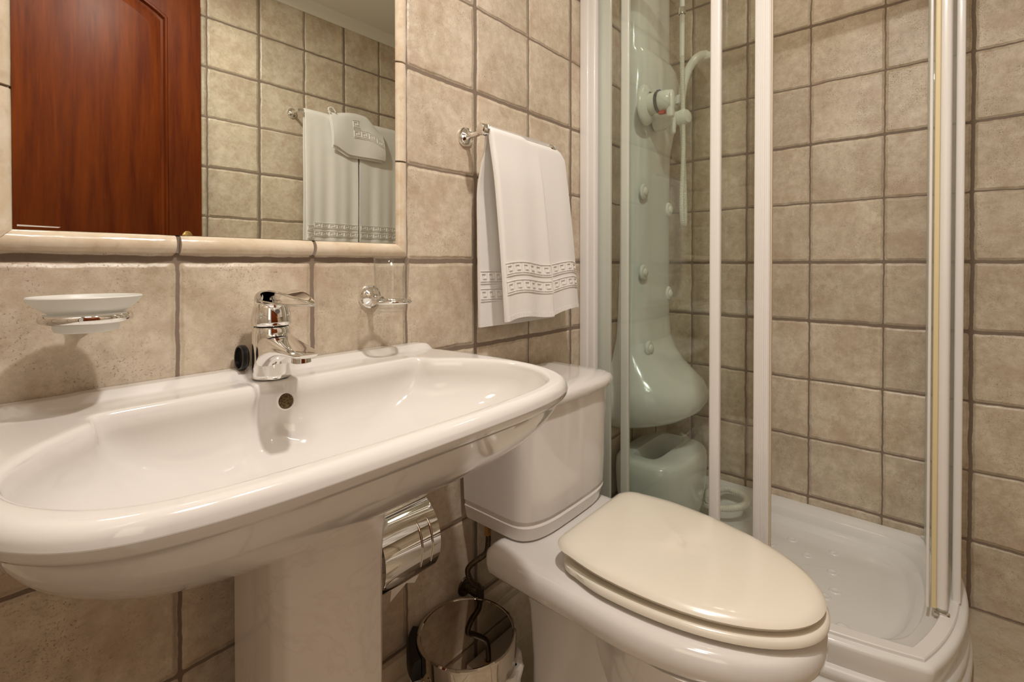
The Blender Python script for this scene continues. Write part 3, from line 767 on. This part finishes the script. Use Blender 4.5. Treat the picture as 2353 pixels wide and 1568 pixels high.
def seat_ring(z, hw_, yb, yf, g, p=1.0):
    pts = []; n = 44; ys = -.395
    r = .045
    for k in range(0, 9):
        a = math.pi / 2 * (1 - k / 8); pts.append((TX + hw_ * .93 - r + (r - g) * math.cos(a), yb - r + (r - g) * math.sin(a)))
    for k in range(1, 8):
        f = k / 8; pts.append((TX + (hw_ - g) * lerp(.93, 1.0, math.sin(f * math.pi / 2)) if False else TX + (hw_ * lerp(.93, 1.0, math.sin(f * math.pi / 2)) - g), lerp(yb - r, ys, f)))
    for k in range(0, n + 1):
        a = math.pi * k / n; pts.append((TX + (hw_ - g) * math.copysign(abs(math.cos(a)) ** .97, math.cos(a)), ys - (ys - yf - g) * abs(math.sin(a)) ** .96))
    q = [(2 * TX - x, y) for x, y in reversed(pts[:16])]
    return [(x, y, z) for x, y in pts + q]
# seat hinges lift the seat a little off the rim
m.loft([seat_ring(.4085, .166, -.285, -.697, .004), seat_ring(.411, .168, -.283, -.700, .0), seat_ring(.420, .168, -.283, -.700, 0), seat_ring(.4235, .166, -.285, -.698, .004), seat_ring(.4240, .16, -.29, -.69, .012)], True, True, True)
m.build('seat', 'seat_plastic', toilet, 60)
tilt = lambda y: .006 * sstep(-.6, -.27, y)
def tl(r): return [(x, y, z + tilt(y)) for x, y, z in r]
def shrink(r, f, dz):
    cx_, cy_ = TX, -.47
    return [(cx_ + (x - cx_) * f, cy_ + (y - cy_) * f, z + dz) for x, y, z in r]
LR = tl(seat_ring(.4480, .160, -.272, -.690, .010))
m = MB(); m.loft([tl(seat_ring(.4310, .160, -.275, -.690, .008)), tl(seat_ring(.4325, .164, -.267, -.694, .002)), tl(seat_ring(.438, .165, -.266, -.695, 0)), tl(seat_ring(.4440, .163, -.268, -.693, .003)), LR, shrink(LR, .93, .0022), shrink(LR, .84, .0038), shrink(LR, .68, .0052), shrink(LR, .45, .0062), shrink(LR, .20, .0067), shrink(LR, .01, .0068)], True, True, True)
m.build('seat_lid', 'seat_plastic', toilet, 60)
for s_ in (-1, 1):
    m = MB(); m.tube([(TX + s_ * .075, -.268, .400), (TX + s_ * .075, -.268, .430)], .012, 16); m.tube([(TX + s_ * .075 - .018, -.272, .428), (TX + s_ * .075 + .018, -.272, .428)], .008, 12)
    m.build('hinge', 'seat_plastic', toilet, 40)
# supply hose
sh = thing('water_hose', 'dark braided water hose curling from the cistern to the wall valve', 'hose', (-1.15, -.06, .23))
MB().tube([(-1.128, -.070, .400), (-1.126, -.070, .365), (-1.130, -.066, .335), (-1.150, -.050, .318), (-1.166, -.045, .305), (-1.160, -.050, .280), (-1.142, -.055, .262), (-1.132, -.050, .245)], .0062, 12, smooth=6).build('hose_tube', 'braided_hose', sh)
m = MB(); m.tube([(-1.128, -.070, .400), (-1.128, -.070, .378)], .0085, 6); m.build('upper_nut', 'brass', sh)
m = MB(); m.tube([(-1.132, -.05, .250), (-1.132, -.05, .225)], .010, 6); m.tube([(-1.132, -.05, .232), (-1.132, 0, .232)], .009, 12); m.lathe([(.022, 0), (.020, .004), (.01, .006)], (-1.132, 0, .232), (0, -1, 0), 24); m.build('wall_valve', 'braided_hose', sh)

# ------------------------------------------------------------------ toilet paper holder
ph = thing('toilet_paper_holder', 'chrome toilet paper holder with curved flap on the wall right of the pedestal', 'toilet paper holder', (-1.33, 0, .45))
def flap(x0, x1, c, r, a0, a1, th, nx=14, na=26, rc=.022):
    """part of a cylinder about the x axis with rounded free corners"""
    fr_, bk = [], []
    Ls = r * (a1 - a0)
    for j in range(na + 1):
        s_ = j / na
        for i in range(nx + 1):
            f = i / nx
            # shrink along x near the lower corner
            d = min(s_, 1 - s_) * Ls; e = 0
            if d < rc: e = rc - math.sqrt(max(0, rc * rc - (rc - d) ** 2))
            x = lerp(x0 + e, x1 - e, f); a = lerp(a0, a1, s_)
            for lst, q in ((fr_, r), (bk, r - th)): lst.append((x, c[0] - math.cos(a) * q, c[1] + math.sin(a) * q))
    n = len(fr_); fs = []; w = nx + 1
    for j in range(na):
        for i in range(nx):
            a = j * w + i; fs.append((a, a + 1, a + w + 1, a + w)); fs.append((n + a, n + a + w, n + a + w + 1, n + a + 1))
    loop = [i for i in range(w)] + [j * w + nx for j in range(1, na + 1)] + [na * w + i for i in range(nx - 1, -1, -1)] + [j * w for j in range(na - 1, 0, -1)]
    for a, b_ in zip(loop, loop[1:] + loop[:1]): fs.append((a, n + a, n + b_, b_))
    return MB().add(fr_ + bk, fs)
PC = (-.036, .455)
flap(-1.447, -1.280, PC, .078, R(74), R(-66), .0015).build('flap', 'chrome', ph, 50)
m = MB(); m.box(-1.348, -1.322, -.052, 0, .521, .534, .003); m.lathe([(.024, 0), (.024, .004), (.020, .007), (.001, .008)], (-1.335, 0, .524), (0, -1, 0), 28); m.build('bracket', 'chrome', ph)
m = MB(); m.tube([(-1.352, PC[0] - .016, .5315), (-1.318, PC[0] - .016, .5315)], .0060, 12)
m.tube([(-1.348, PC[0] - .026, .528), (-1.346, PC[0] - .068, .496), (-1.346, PC[0] - .0795, .458), (-1.347, PC[0] - .074, .426)], .0012, 6, smooth=5)
m.tube([(-1.324, PC[0] - .026, .528), (-1.322, PC[0] - .068, .496), (-1.322, PC[0] - .0795, .458), (-1.323, PC[0] - .074, .426)], .0012, 6, smooth=5)
m.build('hinge', 'steel', ph)
m = MB(); m.lathe([(.017, 0), (.042, 0), (.043, .002), (.043, .094), (.042, .096), (.017, .096), (.017, 0)], (-1.395, -.047, PC[1]), (1, 0, 0), 48)
m.add([(-1.390, -.088, .438), (-1.322, -.088, .438), (-1.320, -.076, .392), (-1.332, -.072, .372), (-1.352, -.073, .382), (-1.390, -.075, .366)], [(0, 1, 2, 3, 4, 5)])
tag(m.build('toilet_paper_roll', 'paper', sharp=35), 'white toilet paper roll behind the chrome flap with a torn end hanging down', 'toilet paper')

# ------------------------------------------------------------------ pedal bin
BX, BY, BZ, BR = -1.228, -.1075, .238, .1015
pb = thing('pedal_bin', 'small chrome pedal bin with flat mirror lid between pedestal and toilet', 'bin', (BX, BY, 0))
MB().lathe([(.0001, .004), (BR - .006, .004), (BR - .006, .185), (BR - .012, .185), (BR - .012, .01)], (BX, BY, 0), n=56).build('bin_body', 'steel', pb)
MB().lathe([(BR + .002, 0), (BR + .004, .004), (BR + .003, .014), (BR - .004, .016)], (BX, BY, 0), n=48).build('base_ring', 'black_plastic', pb)
lid_tilt = Matrix.Rotation(R(0), 3, 'X')
MB().lathe([(BR - .002, .182), (BR, .184), (BR, BZ - .006), (BR - .001, BZ - .002), (BR - .004, BZ), (BR - .007, BZ - .0008), (BR - .0085, BZ - .0022), (.04, BZ - .0022), (.0001, BZ - .0022)], (BX, BY, 0), n=72).build('bin_lid', 'bin_mirror', pb, 25)
hg = MB(); aa = [R(a) for a in range(120, 172, 4)]
for_in = [(BX + (BR + .001) * math.cos(a), BY + (BR + .001) * math.sin(a)) for a in aa]; for_out = [(BX + (BR + .019) * math.cos(a), BY + (BR + .019) * math.sin(a)) for a in aa]
hg.loft([[(x, y, .19), (X, Y, .194), (X, Y, .222), (lerp(x, X, .8), lerp(y, Y, .8), .229), (x, y, .230)] for (x, y), (X, Y) in zip(for_in, for_out)], True, True, True)
hg.build('hinge_block', 'black_plastic', pb, 35)
def bagr(z, dr): return [(BX + (BR + dr + .004 * math.sin(k * 1.7) + .003 * math.sin(k * .6 + z * 90)) * math.cos(2 * math.pi * k / 72), BY + (BR + dr + .004 * math.sin(k * 1.7) + .003 * math.sin(k * .6 + z * 90)) * math.sin(2 * math.pi * k / 72), z + .006 * math.sin(2 * math.pi * k / 72 * 2 + 4)) for k in range(72)]
MB().loft([bagr(.178, -.004), bagr(.183, .006), bagr(.178, .010), bagr(.150, .008), bagr(.125, .006), bagr(.108, .009)], True).build('bin_liner', 'bag_plastic', pb, 80)
MB().tube([(BX - BR - .006, BY + .005, .20), (BX - BR - .012, BY + .002, .19), (BX - BR - .012, BY - .002, .135), (BX - BR - .004, BY - .004, .128)], .0018, 8, smooth=4).build('carry_handle', 'steel', pb)
m = MB(); m.box(BX - .02, BX + .02, BY - BR - .028, BY - BR + .006, .012, .018, .002); m.build('pedal', 'black_plastic', pb)

# ------------------------------------------------------------------ shower tray
C1, R1 = (.937, -.38), 1.6        # left bowed side (seen from the toilet)
C2, R2 = (-.28, -.027), .85       # right bowed side
def side1(y, off=0): return C1[0] - math.sqrt((R1 + off) ** 2 - (y - C1[1]) ** 2)
def side2(x, off=0): return C2[1] - math.sqrt((R2 + off) ** 2 - (x - C2[0]) ** 2)
CORN = -.601
def outline(off, n=26, soft_=0):
    # find corner
    x = CORN - off
    for _ in range(30): y = side2(x, off); x = side1(y, off)
    y = side2(x, off); pts = [(0 - .001, 0 - .001)]
    pts += [(side1(lerp(-.001, y, k / n), off), lerp(-.001, y, k / n)) for k in range(n + 1)]
    pts += [(lerp(x, -.001, k / n), side2(lerp(x, -.001, k / n), off)) for k in range(1, n + 1)]
    return pts
TC = (-.33, -.42); NTR = 288
def tr_ring(poly, z, bl=0, zf=None):
    r = radial(poly, TC, NTR, .0031)
    if bl: r = blur(r, bl)
    return [(min(-.001, TC[0] + r[k] * math.cos(2 * math.pi * k / NTR + .0031)), min(-.001, TC[1] + r[k] * math.sin(2 * math.pi * k / NTR + .0031)), z) for k in range(NTR)]
def inset_poly(d, rc):
    """floor outline: parallel to the rim at distance d from front sides, closer to the walls"""
    base = outline(-d); base = [(x, y) for x, y in base if True]
    out = []
    for x, y in base: out.append((min(x, -d * .85), min(y, -d * .85)))
    return out
tray = thing('shower_tray', 'white acrylic corner shower tray with bowed sides and raised grip dots', 'shower tray', (-.33, -.42, 0))
rgs = [tr_ring(outline(.012), .002, 1), tr_ring(outline(.020), .010, 1), tr_ring(outline(.022), .045, 1), tr_ring(outline(.020), .060, 1), tr_ring(outline(.013), .066, 1), tr_ring(outline(.012), .074, 1), tr_ring(outline(.016), .080, 1), tr_ring(outline(.016), .092, 1), tr_ring(outline(.010), .100, 1), tr_ring(outline(.006), .104, 1),
       tr_ring(outline(.008), .122, 0), tr_ring(outline(.014), .150, 0), tr_ring(outline(.013), .1575, 0), tr_ring(outline(.008), .1620, 0), tr_ring(outline(0), .1630, 0), tr_ring(outline(-.022), .1632, 0), tr_ring(inset_poly(.030, 0), .1600, 1), tr_ring(inset_poly(.034, 0), .1560, 1),
       tr_ring(inset_poly(.056, 0), .1520, 20), tr_ring(inset_poly(.061, 0), .1480, 40), tr_ring(inset_poly(.066, 0), .1300, 60), tr_ring(inset_poly(.070, 0), .1230, 70), tr_ring(inset_poly(.084, 0), .1200, 80), tr_ring(inset_poly(.088, 0), .1170, 90), tr_ring(inset_poly(.094, 0), .1060, 100), tr_ring(inset_poly(.100, 0), .1030, 110), tr_ring(inset_poly(.112, 0), .1022, 120), tr_ring(inset_poly(.20, 0), .1020, 160), [(TC[0] + .001 * math.cos(k), TC[1] + .001 * math.sin(k), .101) for k in range(NTR)]]
MB().loft(rgs, True, True, False).build('tray_body', 'acrylic', tray, 45)
dots = [(-.157, -.487), (-.222, -.540), (-.267, -.610), (-.310, -.530), (-.357, -.627), (-.400, -.610), (-.468, -.565), (-.155, -.60), (-.30, -.45), (-.40, -.49), (-.23, -.44), (-.50, -.66)]
for x, y in dots:
    MB().lathe([(.0150, 0), (.0135, .0022), (.0110, .0030), (.0085, .0022), (.0060, .0010), (.0001, .0008)], (x, y, .1018), n=24).build('grip_dot', 'acrylic', tray)
MB().lathe([(.045, 0), (.045, .002), (.030, .004), (.0001, .0045)], (-.33, -.30, .102), n=36).build('drain_cover', 'chrome', tray)

# ------------------------------------------------------------------ shower enclosure
ZB, ZT = .178, 1.93
enc = thing('shower_enclosure', 'white framed corner shower enclosure with its curved glass doors slid open', 'shower enclosure', (-.63, -.82, .163))
def arc1(y0, y1, off, n=14): return [(side1(lerp(y0, y1, k / n), off), lerp(y0, y1, k / n)) for k in range(n + 1)]
def arc2(x0, x1, off, n=14): return [(lerp(x0, x1, k / n), side2(lerp(x0, x1, k / n), off)) for k in range(n + 1)]
def slab(pts, th, z0, z1):
    """curved vertical slab along pts with thickness th"""
    rings = []
    for i, p in enumerate(pts):
        a = pts[max(0, i - 1)]; b_ = pts[min(len(pts) - 1, i + 1)]
        t = Vector((b_[0] - a[0], b_[1] - a[1], 0)).normalized(); nn = Vector((-t.y, t.x, 0)) * th / 2; P = Vector((p[0], p[1], 0))
        rings.append([(P + nn)[:2] + (z0,), (P - nn)[:2] + (z0,), (P - nn)[:2] + (z1,), (P + nn)[:2] + (z1,)])
    return MB().loft(rings, True, True, True)
def post(pts_prof, x, y, dirv, z0, z1):
    """extrude a 2D profile (along, across) upright; dirv = along direction"""
    d = Vector((dirv[0], dirv[1], 0)).normalized(); nn = Vector((-d.y, d.x, 0))
    return MB().loft([[Vector((x, y, z)) + d * a + nn * c for a, c in pts_prof] for z in (z0, z1)], True, True, True)
def rrect(w, h, r=.003, grooves=()):
    pts = []
    for cx_, cy_, a0 in ((w / 2 - r, h / 2 - r, 0), (-w / 2 + r, h / 2 - r, 90), (-w / 2 + r, -h / 2 + r, 180), (w / 2 - r, -h / 2 + r, 270)):
        for k in range(4): a = R(a0 + k * 30); pts.append((cx_ + r * math.cos(a), cy_ + r * math.sin(a)))
    return pts
# bottom and top tracks
for z0, z1, nm in ((.1632, .171, 'bottom_track'), (ZT, ZT + .03, 'top_track')):
    oa, ob = outline(-.002)[1:], outline(-.030)[1:]
    oa = [(min(x, -.012), min(y, -.012)) for x, y in oa]; ob = [(min(x, -.012), min(y, -.012)) for x, y in ob]
    m = MB().loft([[(a[0], a[1], z0), (a[0], a[1], z1 - .002), (lerp(a[0], b_[0], .07), lerp(a[1], b_[1], .07), z1), (lerp(a[0], b_[0], .93), lerp(a[1], b_[1], .93), z1), (b_[0], b_[1], z1 - .002), (b_[0], b_[1], z0)] for a, b_ in zip(oa, ob)], True, True, True)
    m.build(nm, 'white_lacquer', enc, 35)
# wall profiles
m = MB(); m.box(-.650, -.628, -.030, -.0005, .163, ZT + .03, .004, 3); m.box(-.645, -.622, -.052, -.026, .163, ZT + .03, .005, 3); m.box(-.612, -.600, -.086, -.040, .172, ZT, .003); m.build('wall_profile', 'white_lacquer', enc, 35)
m = MB(); m.box(-.030, -.0005, -.838, -.806, .163, ZT + .03, .004, 3); m.build('wall_profile', 'white_lacquer', enc, 35)
# fixed panes
f1 = slab(arc1(-.053, -.405, -.008), .005, ZB, ZT).build('fixed_pane', 'shower_glass', enc, 30)
yp = -.408; post(rrect(.026, .020, .006), side1(yp, -.008), yp, (0.05, -1), .170, ZT).build('pane_post', 'white_lacquer', f1, 35)
f2 = slab(arc2(-.03, -.305, -.008), .005, ZB, ZT).build('fixed_pane', 'shower_glass', enc, 30)
xp = -.318; post(rrect(.030, .016, .004), xp, side2(xp, -.008), (-1, .03), .170, ZT).build('pane_post', 'white_lacquer', f2, 35)
# sliding doors
def fin(w):  # ribbed leading edge profile
    return [(-w / 2, -.010), (-w / 2 + .003, -.012), (-.004, -.012), (-.003, -.0105), (-.001, -.0105), (0, -.012), (w / 2 - .012, -.012), (w / 2 - .011, -.010), (w / 2 - .009, -.010), (w / 2 - .008, -.012), (w / 2 - .003, -.012), (w / 2, -.009), (w / 2, .009), (w / 2 - .003, .012), (-w / 2 + .003, .012), (-w / 2, .010)]
def door_parts(kind):
    root = bpy.data.objects.new('sliding_door', None); COL.objects.link(root); root.parent = enc; return root
d1 = slab(arc1(-.140, -.500, -.030), .005, ZB, ZT).build('sliding_door', 'shower_glass', enc, 30)
y = -.510; post(fin(.034), side1(y, -.030), y, (.03, -1), .174, ZT).build('leading_profile', 'white_lacquer', d1, 35)
y = -.138; post(rrect(.026, .014, .004), side1(y, -.030), y, (0, -1), .174, ZT).build('trailing_profile', 'white_lacquer', d1, 35)
y = -.5285; post(rrect(.003, .010, .001), side1(y, -.030), y, (.03, -1), .176, ZT).build('magnetic_seal', 'seal_tan', d1, 35)
d2 = slab(arc2(-.045, -.372, -.034), .006, ZB, ZT).build('sliding_door', 'shower_glass', enc, 30)
x = -.392; post(rrect(.034, .024, .008), x, side2(x, -.030), (-1, .05), .182, ZT).build('leading_profile', 'white_lacquer', d2, 35)
x = -.412; post(rrect(.010, .010, .002), x, side2(x, -.040), (-1, .05), .184, ZT).build('magnetic_seal', 'seal_yellow', d2, 35)
x = -.418; post(rrect(.010, .006, .002), x, side2(x, -.050), (-1, .05), .184, ZT).build('seal_lip', 'white_lacquer', d2, 35)
x = -.392; m = MB(); m.lathe([(.0001, 0), (.010, 0), (.011, .002), (.011, .012), (.0095, .016)], (x, side2(x, -.030), .168), n=20); m.build('roller', 'white_plastic', d2)
m = MB(); m.box(x - .022, x - .006, side2(x, -.030) - .016, side2(x, -.030) + .014, .164, .175, .003); m.build('roller_bracket', 'steel', d2)

# ------------------------------------------------------------------ shower panel
PX = -.270
sp_ = thing('shower_column', 'tall white moulded massage shower column with seat in the shower corner', 'shower column', (PX, 0, .10))
def prow(z, xc, hw_, d, p=3.2, n=30):
    pts = []
    for k in range(n + 1):
        a = math.pi * k / n; cs, sn = math.cos(a), math.sin(a)
        pts.append((xc + hw_ * math.copysign(abs(cs) ** (2 / p), cs), -.001 - d * abs(sn) ** (2 / p), z))
    return pts
m = MB(); rr = []
for z, xc, hw_, d, p in ((.425, -.28, .150, .060, 2.6), (.440, -.285, .175, .130, 2.4), (.462, -.29, .195, .190, 2.4), (.490, -.29, .205, .232, 2.4), (.520, -.29, .210, .250, 2.4), (.550, -.29, .208, .252, 2.4), (.580, -.285, .200, .232, 2.5), (.610, -.28, .190, .190, 2.6), (.640, -.275, .180, .150, 2.8), (.680, -.270, .170, .115, 3), (.730, -.262, .157, .092, 3.2), (.80, -.257, .153, .082, 3.4), (1.0, -.249, .146, .078, 3.6), (1.30, -.249, .146, .078, 3.6),
                       (1.40, -.248, .148, .080, 3.6), (1.46, -.240, .155, .086, 3.6), (1.52, -.227, .166, .094, 3.6), (1.60, -.222, .171, .098, 3.6), (1.66, -.222, .171, .098, 3.6), (1.70, -.226, .163, .095, 3.4), (1.72, -.236, .153, .088, 3.4), (1.73, -.247, .146, .076, 3.6), (1.90, -.249, .146, .076, 3.6), (2.05, -.249, .146, .076, 3.6)):
    rr.append(prow(z, xc, hw_, d, p))
m.loft(rr, True, True, True); m.build('panel_body', 'panel_plastic', sp_, 45)
def nozzle(x, z, y=-.079):
    m = MB(); m.lathe([(.026, 0), (.027, .004), (.022, .009), (.014, .010), (.013, .014), (.008, .017), (.0001, .017)], (x, y + .002, z), (0, -1, 0), 28); return m.build('spray_nozzle', 'white_plastic', sp_, 35)
for x, z in ((-.372, 1.232), (-.165, 1.188), (-.372, .957), (-.165, .876), (-.372, .70)): nozzle(x, z, -.077 if z > .75 else -.098)
# foot basin unit below the seat
m = MB(); rr = []
FB = (-.335, -.130)
def fbr(z, hx_, hy, p=3.2, cx_=0, cy_=0): return [(x, min(-.002, y), z) for x, y in sup(FB[0] + cx_, hx_, FB[1] - hy + cy_, FB[1] + hy + cy_, p, 64)]
for z, hx_, hy in ((.106, .120, .085), (.125, .140, .100), (.18, .160, .112), (.25, .172, .120), (.310, .176, .122), (.345, .172, .119), (.357, .162, .110), (.360, .150, .102)): rr.append(fbr(z, hx_, hy))
for z, hx_, hy in ((.358, .130, .046), (.350, .126, .042), (.270, .120, .038)): rr.append(fbr(z, hx_, hy, 5, .015, .015))
m.loft(rr, True, True, True); m.build('foot_unit', 'panel_plastic', sp_, 40)
# mixer on the panel
mx = Vector((-.400, -.094, 1.514))
m = MB(); m.lathe([(.066, 0), (.067, .006), (.062, .014), (.050, .019), (.040, .022)], mx, (0, -1, 0), 40, sx=.85, sy=1.0); mf = m.build('mixer_plate', 'white_plastic', sp_, 40)
MB().lathe([(.034, .020), (.034, .045)], mx, (0, -1, 0), 32).build('mixer_neck', 'white_plastic', mf, 40)
MB().lathe([(.0335, .045), (.036, .046), (.036, .055), (.0335, .056)], mx, (0, -1, 0), 40).build('temperature_ring', 'dark_grey', mf, 40)
m = MB(); m.lathe([(.032, .054), (.034, .058), (.032, .085), (.026, .094), (.0001, .096)], mx, (0, -1, 0), 32); m.box(mx.x - .013, mx.x + .013, mx.y - .100, mx.y - .078, mx.z - .058, mx.z + .030, .008, 3); m.build('mixer_knob', 'white_plastic', mf, 40)
m = MB(); m.box(mx.x - .010, mx.x + .010, mx.y - .072, mx.y - .050, mx.z - .041, mx.z - .031, .002); m.build('hot_mark', 'red_plastic', mf)
m = MB(); m.box(mx.x - .010, mx.x + .006, mx.y - .058, mx.y - .044, mx.z + .029, mx.z + .038, .002); m.build('cold_mark', 'blue_plastic', mf)
m = MB(); m.lathe([(.030, 0), (.030, .03), (.026, .035), (.025, .055), (.018, .064), (.0001, .066)], (-.315, -.094, 1.475), (0, -1, 0), 28); m.box(-.325, -.305, -.165, -.145, 1.425, 1.500, .008, 3); m.build('diverter_knob', 'white_plastic', sp_, 40)
m = MB(); m.tube([(-.245, -.094, 1.505), (-.245, -.150, 1.505)], .016, 16); m.lathe([(.0001, 0), (.020, .001), (.027, .008), (.028, .028), (.022, .040), (.0001, .044)], (-.262, -.150, 1.487), (-.2, -1, .1), 28); m.build('outlet_knob', 'white_plastic', sp_, 40)
m = MB(); m.tube([(-.205, -.090, 1.575), (-.200, -.135, 1.575)], .012, 14); m.lathe([(.017, 0), (.018, .025), (.014, .03)], (-.200, -.135, 1.560), (0, 0, 1), 20); m.build('handset_hook', 'white_plastic', sp_, 40)
# handset resting in its hook
hs = thing('hand_shower', 'white hand shower with curved handle hooked on the shower column', 'hand shower', (-.2, -.14, 1.58))
MB().tube([(-.203, -.140, 1.560), (-.198, -.145, 1.62), (-.180, -.155, 1.68), (-.160, -.170, 1.718), (-.135, -.182, 1.738), (-.112, -.190, 1.746)], lambda f: lerp(.0120, .019, f), 16, smooth=6).build('handle', 'white_plastic', hs, 50)
MB().lathe([(.0001, .020), (.026, .018), (.038, .006), (.038, -.004), (.034, -.008), (.0001, -.008)], (-.098, -.196, 1.738), (-.25, .10, 1), 32).build('spray_head', 'white_plastic', hs, 40)
# corrugated hose
def ribbed(path, r, pitch=.0052, n=12, sm=10):
    P = catmull([Vector(p) for p in path], sm); L = [0]
    for a, b_ in zip(P, P[1:]): L.append(L[-1] + (b_ - a).length)
    tot = L[-1]; cnt = int(tot / (pitch / 4)); out = []; j = 0
    for k in range(cnt + 1):
        s_ = tot * k / cnt
        while j < len(L) - 2 and L[j + 1] < s_: j += 1
        f = (s_ - L[j]) / max(1e-9, L[j + 1] - L[j]); out.append(P[j].lerp(P[j + 1], f))
    return MB().tube(out, lambda f: r * (1 + .13 * math.sin(f * cnt / 4 * 2 * math.pi)), n)
hz = thing('shower_hose', 'long looped corrugated white hose hanging from the shower column', 'hose', (-.25, -.15, 1.15))
MB().tube([(-.2685, -.168, 2.02), (-.2685, -.168, 1.70)], .0080, 14).build('riser_tube', 'white_plastic', hz)
MB().lathe([(.011, 0), (.012, .006), (.011, .022), (.009, .024)], (-.2685, -.168, 1.842), n=20).build('hose_nut', 'chrome', hz)
ribbed([(-.2685, -.168, 1.70), (-.268, -.170, 1.60), (-.268, -.172, 1.50), (-.272, -.175, 1.38), (-.288, -.178, 1.26), (-.292, -.178, 1.18), (-.284, -.178, 1.135), (-.268, -.176, 1.118), (-.253, -.174, 1.135), (-.248, -.172, 1.18), (-.252, -.170, 1.30), (-.262, -.168, 1.42), (-.262, -.165, 1.475)], .0075).build('hose_loop', 'corrugated_hose', hz, 80)
dh = MB(); q = ribbed([(-.105, -.10, .335), (-.075, -.135, .30), (-.070, -.150, .24), (-.080, -.150, .18), (-.10, -.160, .160), (-.16, -.175, .158), (-.215, -.22, .158), (-.225, -.275, .160), (-.19, -.325, .163), (-.14, -.345, .166), (-.093, -.325, .170), (-.085, -.27, .172), (-.115, -.235, .168), (-.17, -.225, .175), (-.23, -.25, .180)], .0105, .0062)
tag(q.build('drain_hose', 'corrugated_hose', sharp=80), 'coiled corrugated drain hose lying on the shower tray', 'hose')
